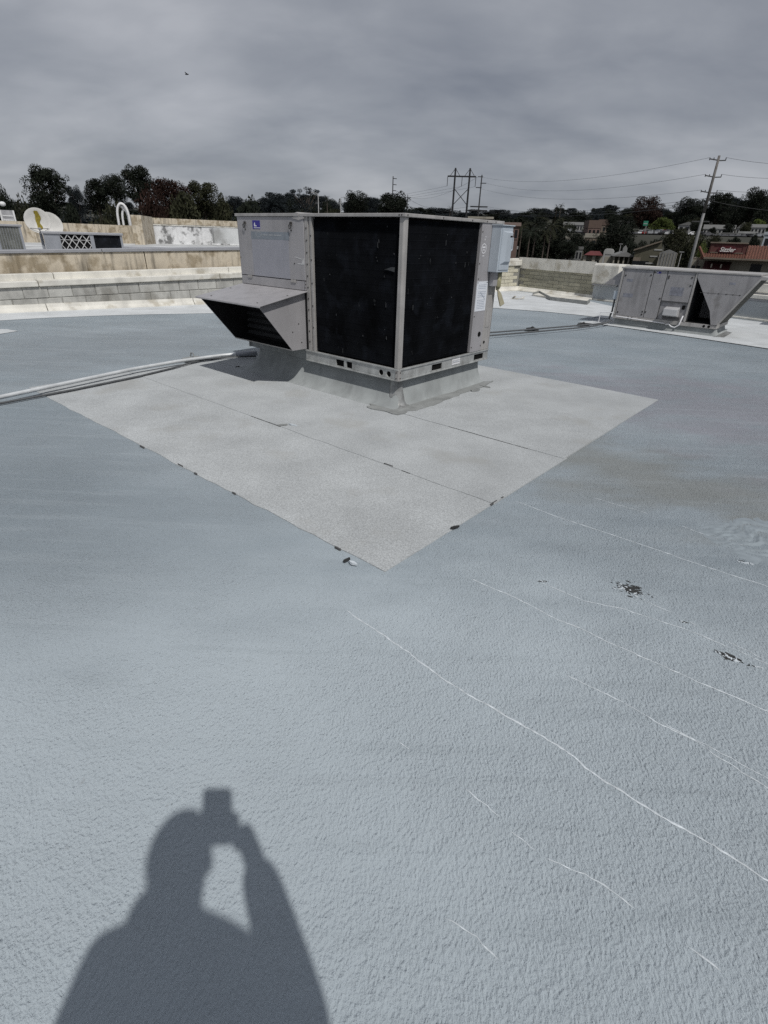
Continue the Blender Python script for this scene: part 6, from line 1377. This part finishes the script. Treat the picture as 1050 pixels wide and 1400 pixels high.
chain('lt', [Vector((-0.290, -0.215, 0.790)), Vector((-0.282, -0.195, 0.755)), Vector((-0.276, -0.188, 0.72))], 0.0115, 0.0085)
body = skin('body', (ND, ED, roots), M_SKIN, per)
def sub(keys, grow, swaps={}):
    d = {k_: (*ND[k_][:3], tuple(q + grow for q in ND[k_][3]) if isinstance(ND[k_][3], tuple) else ND[k_][3] + grow) for k_ in keys}
    d.update(swaps); return d
sk = ['pel', 'wst', 'che', 'upc', 'nek', 'nk2', 'rsh', 'rel', 'rwr', 'lsh', 'lel', 'lwr']; S = sub(sk, 0.014); S['nek'] = (*ND['nek'][:3], 0.082); S['nk2'] = (ND['nk2'][0], ND['nk2'][1] - 0.02, ND['nk2'][2], 0.078)
S['rel'] = (*ND['rel'][:3], 0.066); S['lel'] = (*ND['lel'][:3], 0.062); S['rwr'] = (*ND['rwr'][:3], 0.046); S['lwr'] = (*ND['lwr'][:3], 0.045)
S['hem'] = n_(-0.03, -0.34, 0.775, (0.168, 0.128))
skin('shirt', (S, [e2 for e2 in ED if e2[0] in sk and e2[1] in sk] + [('pel', 'hem')], {'pel'}), M_SHIRT, per)
MB().ball((-0.012, 0.015, 1.405), 0.088, 0.075, 0.085, 16, 12).build('hood', M_SHIRT, per, smooth=True)
tk_ = ['pel', 'rhp', 'rkn', 'ran', 'lhp', 'lkn', 'lan']; Tn = sub(tk_, 0.012); Tn['wb'] = n_(-0.03, -0.34, 0.98, (0.128, 0.098))
for a in ('ran', 'lan'): Tn[a] = (Tn[a][0], Tn[a][1], 0.11, 0.058)
skin('trousers', (Tn, [e2 for e2 in ED if e2[0] in tk_ and e2[1] in tk_] + [('pel', 'wb')], {'pel'}), M_JEANS, per)
for s, a, t in (('shoe', 'ran', 'rto'), ('shoe', 'lan', 'lto')):
    A_n, T_n = Vector(ND[a][:3]), Vector(ND[t][:3])
    d = {'h': (A_n.x, A_n.y - 0.02, 0.048, (0.047, 0.046)), 'm': (*(A_n.lerp(T_n, 0.55)).xy, 0.045, (0.046, 0.042)), 't': (T_n.x, T_n.y + 0.02, 0.036, (0.043, 0.034))}; skin(s, (d, [('h', 'm'), ('m', 't')], {'h'}), M_SHOE, per)
hc = Vector(ND['hed'][:3]) + Vector((0, -0.012, 0.022)); q = MB().ball(tuple(hc), 0.078, 0.103, 0.092, 20, 14)
q.f = [f for f in q.f if not (sum(q.v[i][1] for i in f) / len(f) > hc.y + 0.045 and sum(q.v[i][2] for i in f) / len(f) < hc.z + 0.045) and sum(q.v[i][2] for i in f) / len(f) > hc.z - 0.075]
q.open = True; q.build('hair', M_HAIR, per, smooth=True)
for s in (-1, 1):
    ey = MB().ball((0.015 + s * 0.029, 0.155, 1.535), 0.012, 0.012, 0.012, 10, 8).build('eye', M_EYE, per, smooth=True); MB().ball((0.015 + s * 0.029, 0.165, 1.533), 0.0055, 0.0035, 0.0055, 8, 6).build('iris', M_POLED, ey)
    MB().ball((0.015 + s * 0.068, 0.07, 1.525), 0.010, 0.022, 0.032, 10, 8).build('ear', M_SKIN, per, smooth=True)
MB().ball((0.015, 0.146, 1.468), 0.024, 0.010, 0.006, 12, 6).build('mouth', mat('lips', (0.36, 0.16, 0.14), 0.5, var=0), per, smooth=True)
# the phone in the hand; the lens sits where this picture was taken from
phn = empty('phone', EYE - FW * 0.006, label='dark phone held up in the right hand, lens at the viewpoint', cat='phone'); phn.rotation_euler = m3.to_euler()
cr = [(sx + 0.013 * math.cos(R(t)), sy + 0.013 * math.sin(R(t))) for sx, sy, t0 in ((0.013, 0.003, 0), (-0.043, 0.003, 90), (-0.043, -0.119, 180), (0.013, -0.119, 270)) for t in (t0, t0 + 30, t0 + 60, t0 + 90)]
MB().prism(cr, 'z', 0.0, 0.008).build('case', M_GLASS, phn, bevel=0.002)
q = MB(); q.box(-0.052, 0.022, -0.125, 0.010, 0.0081, 0.0086); q.build('screen', M_GLASS, phn)
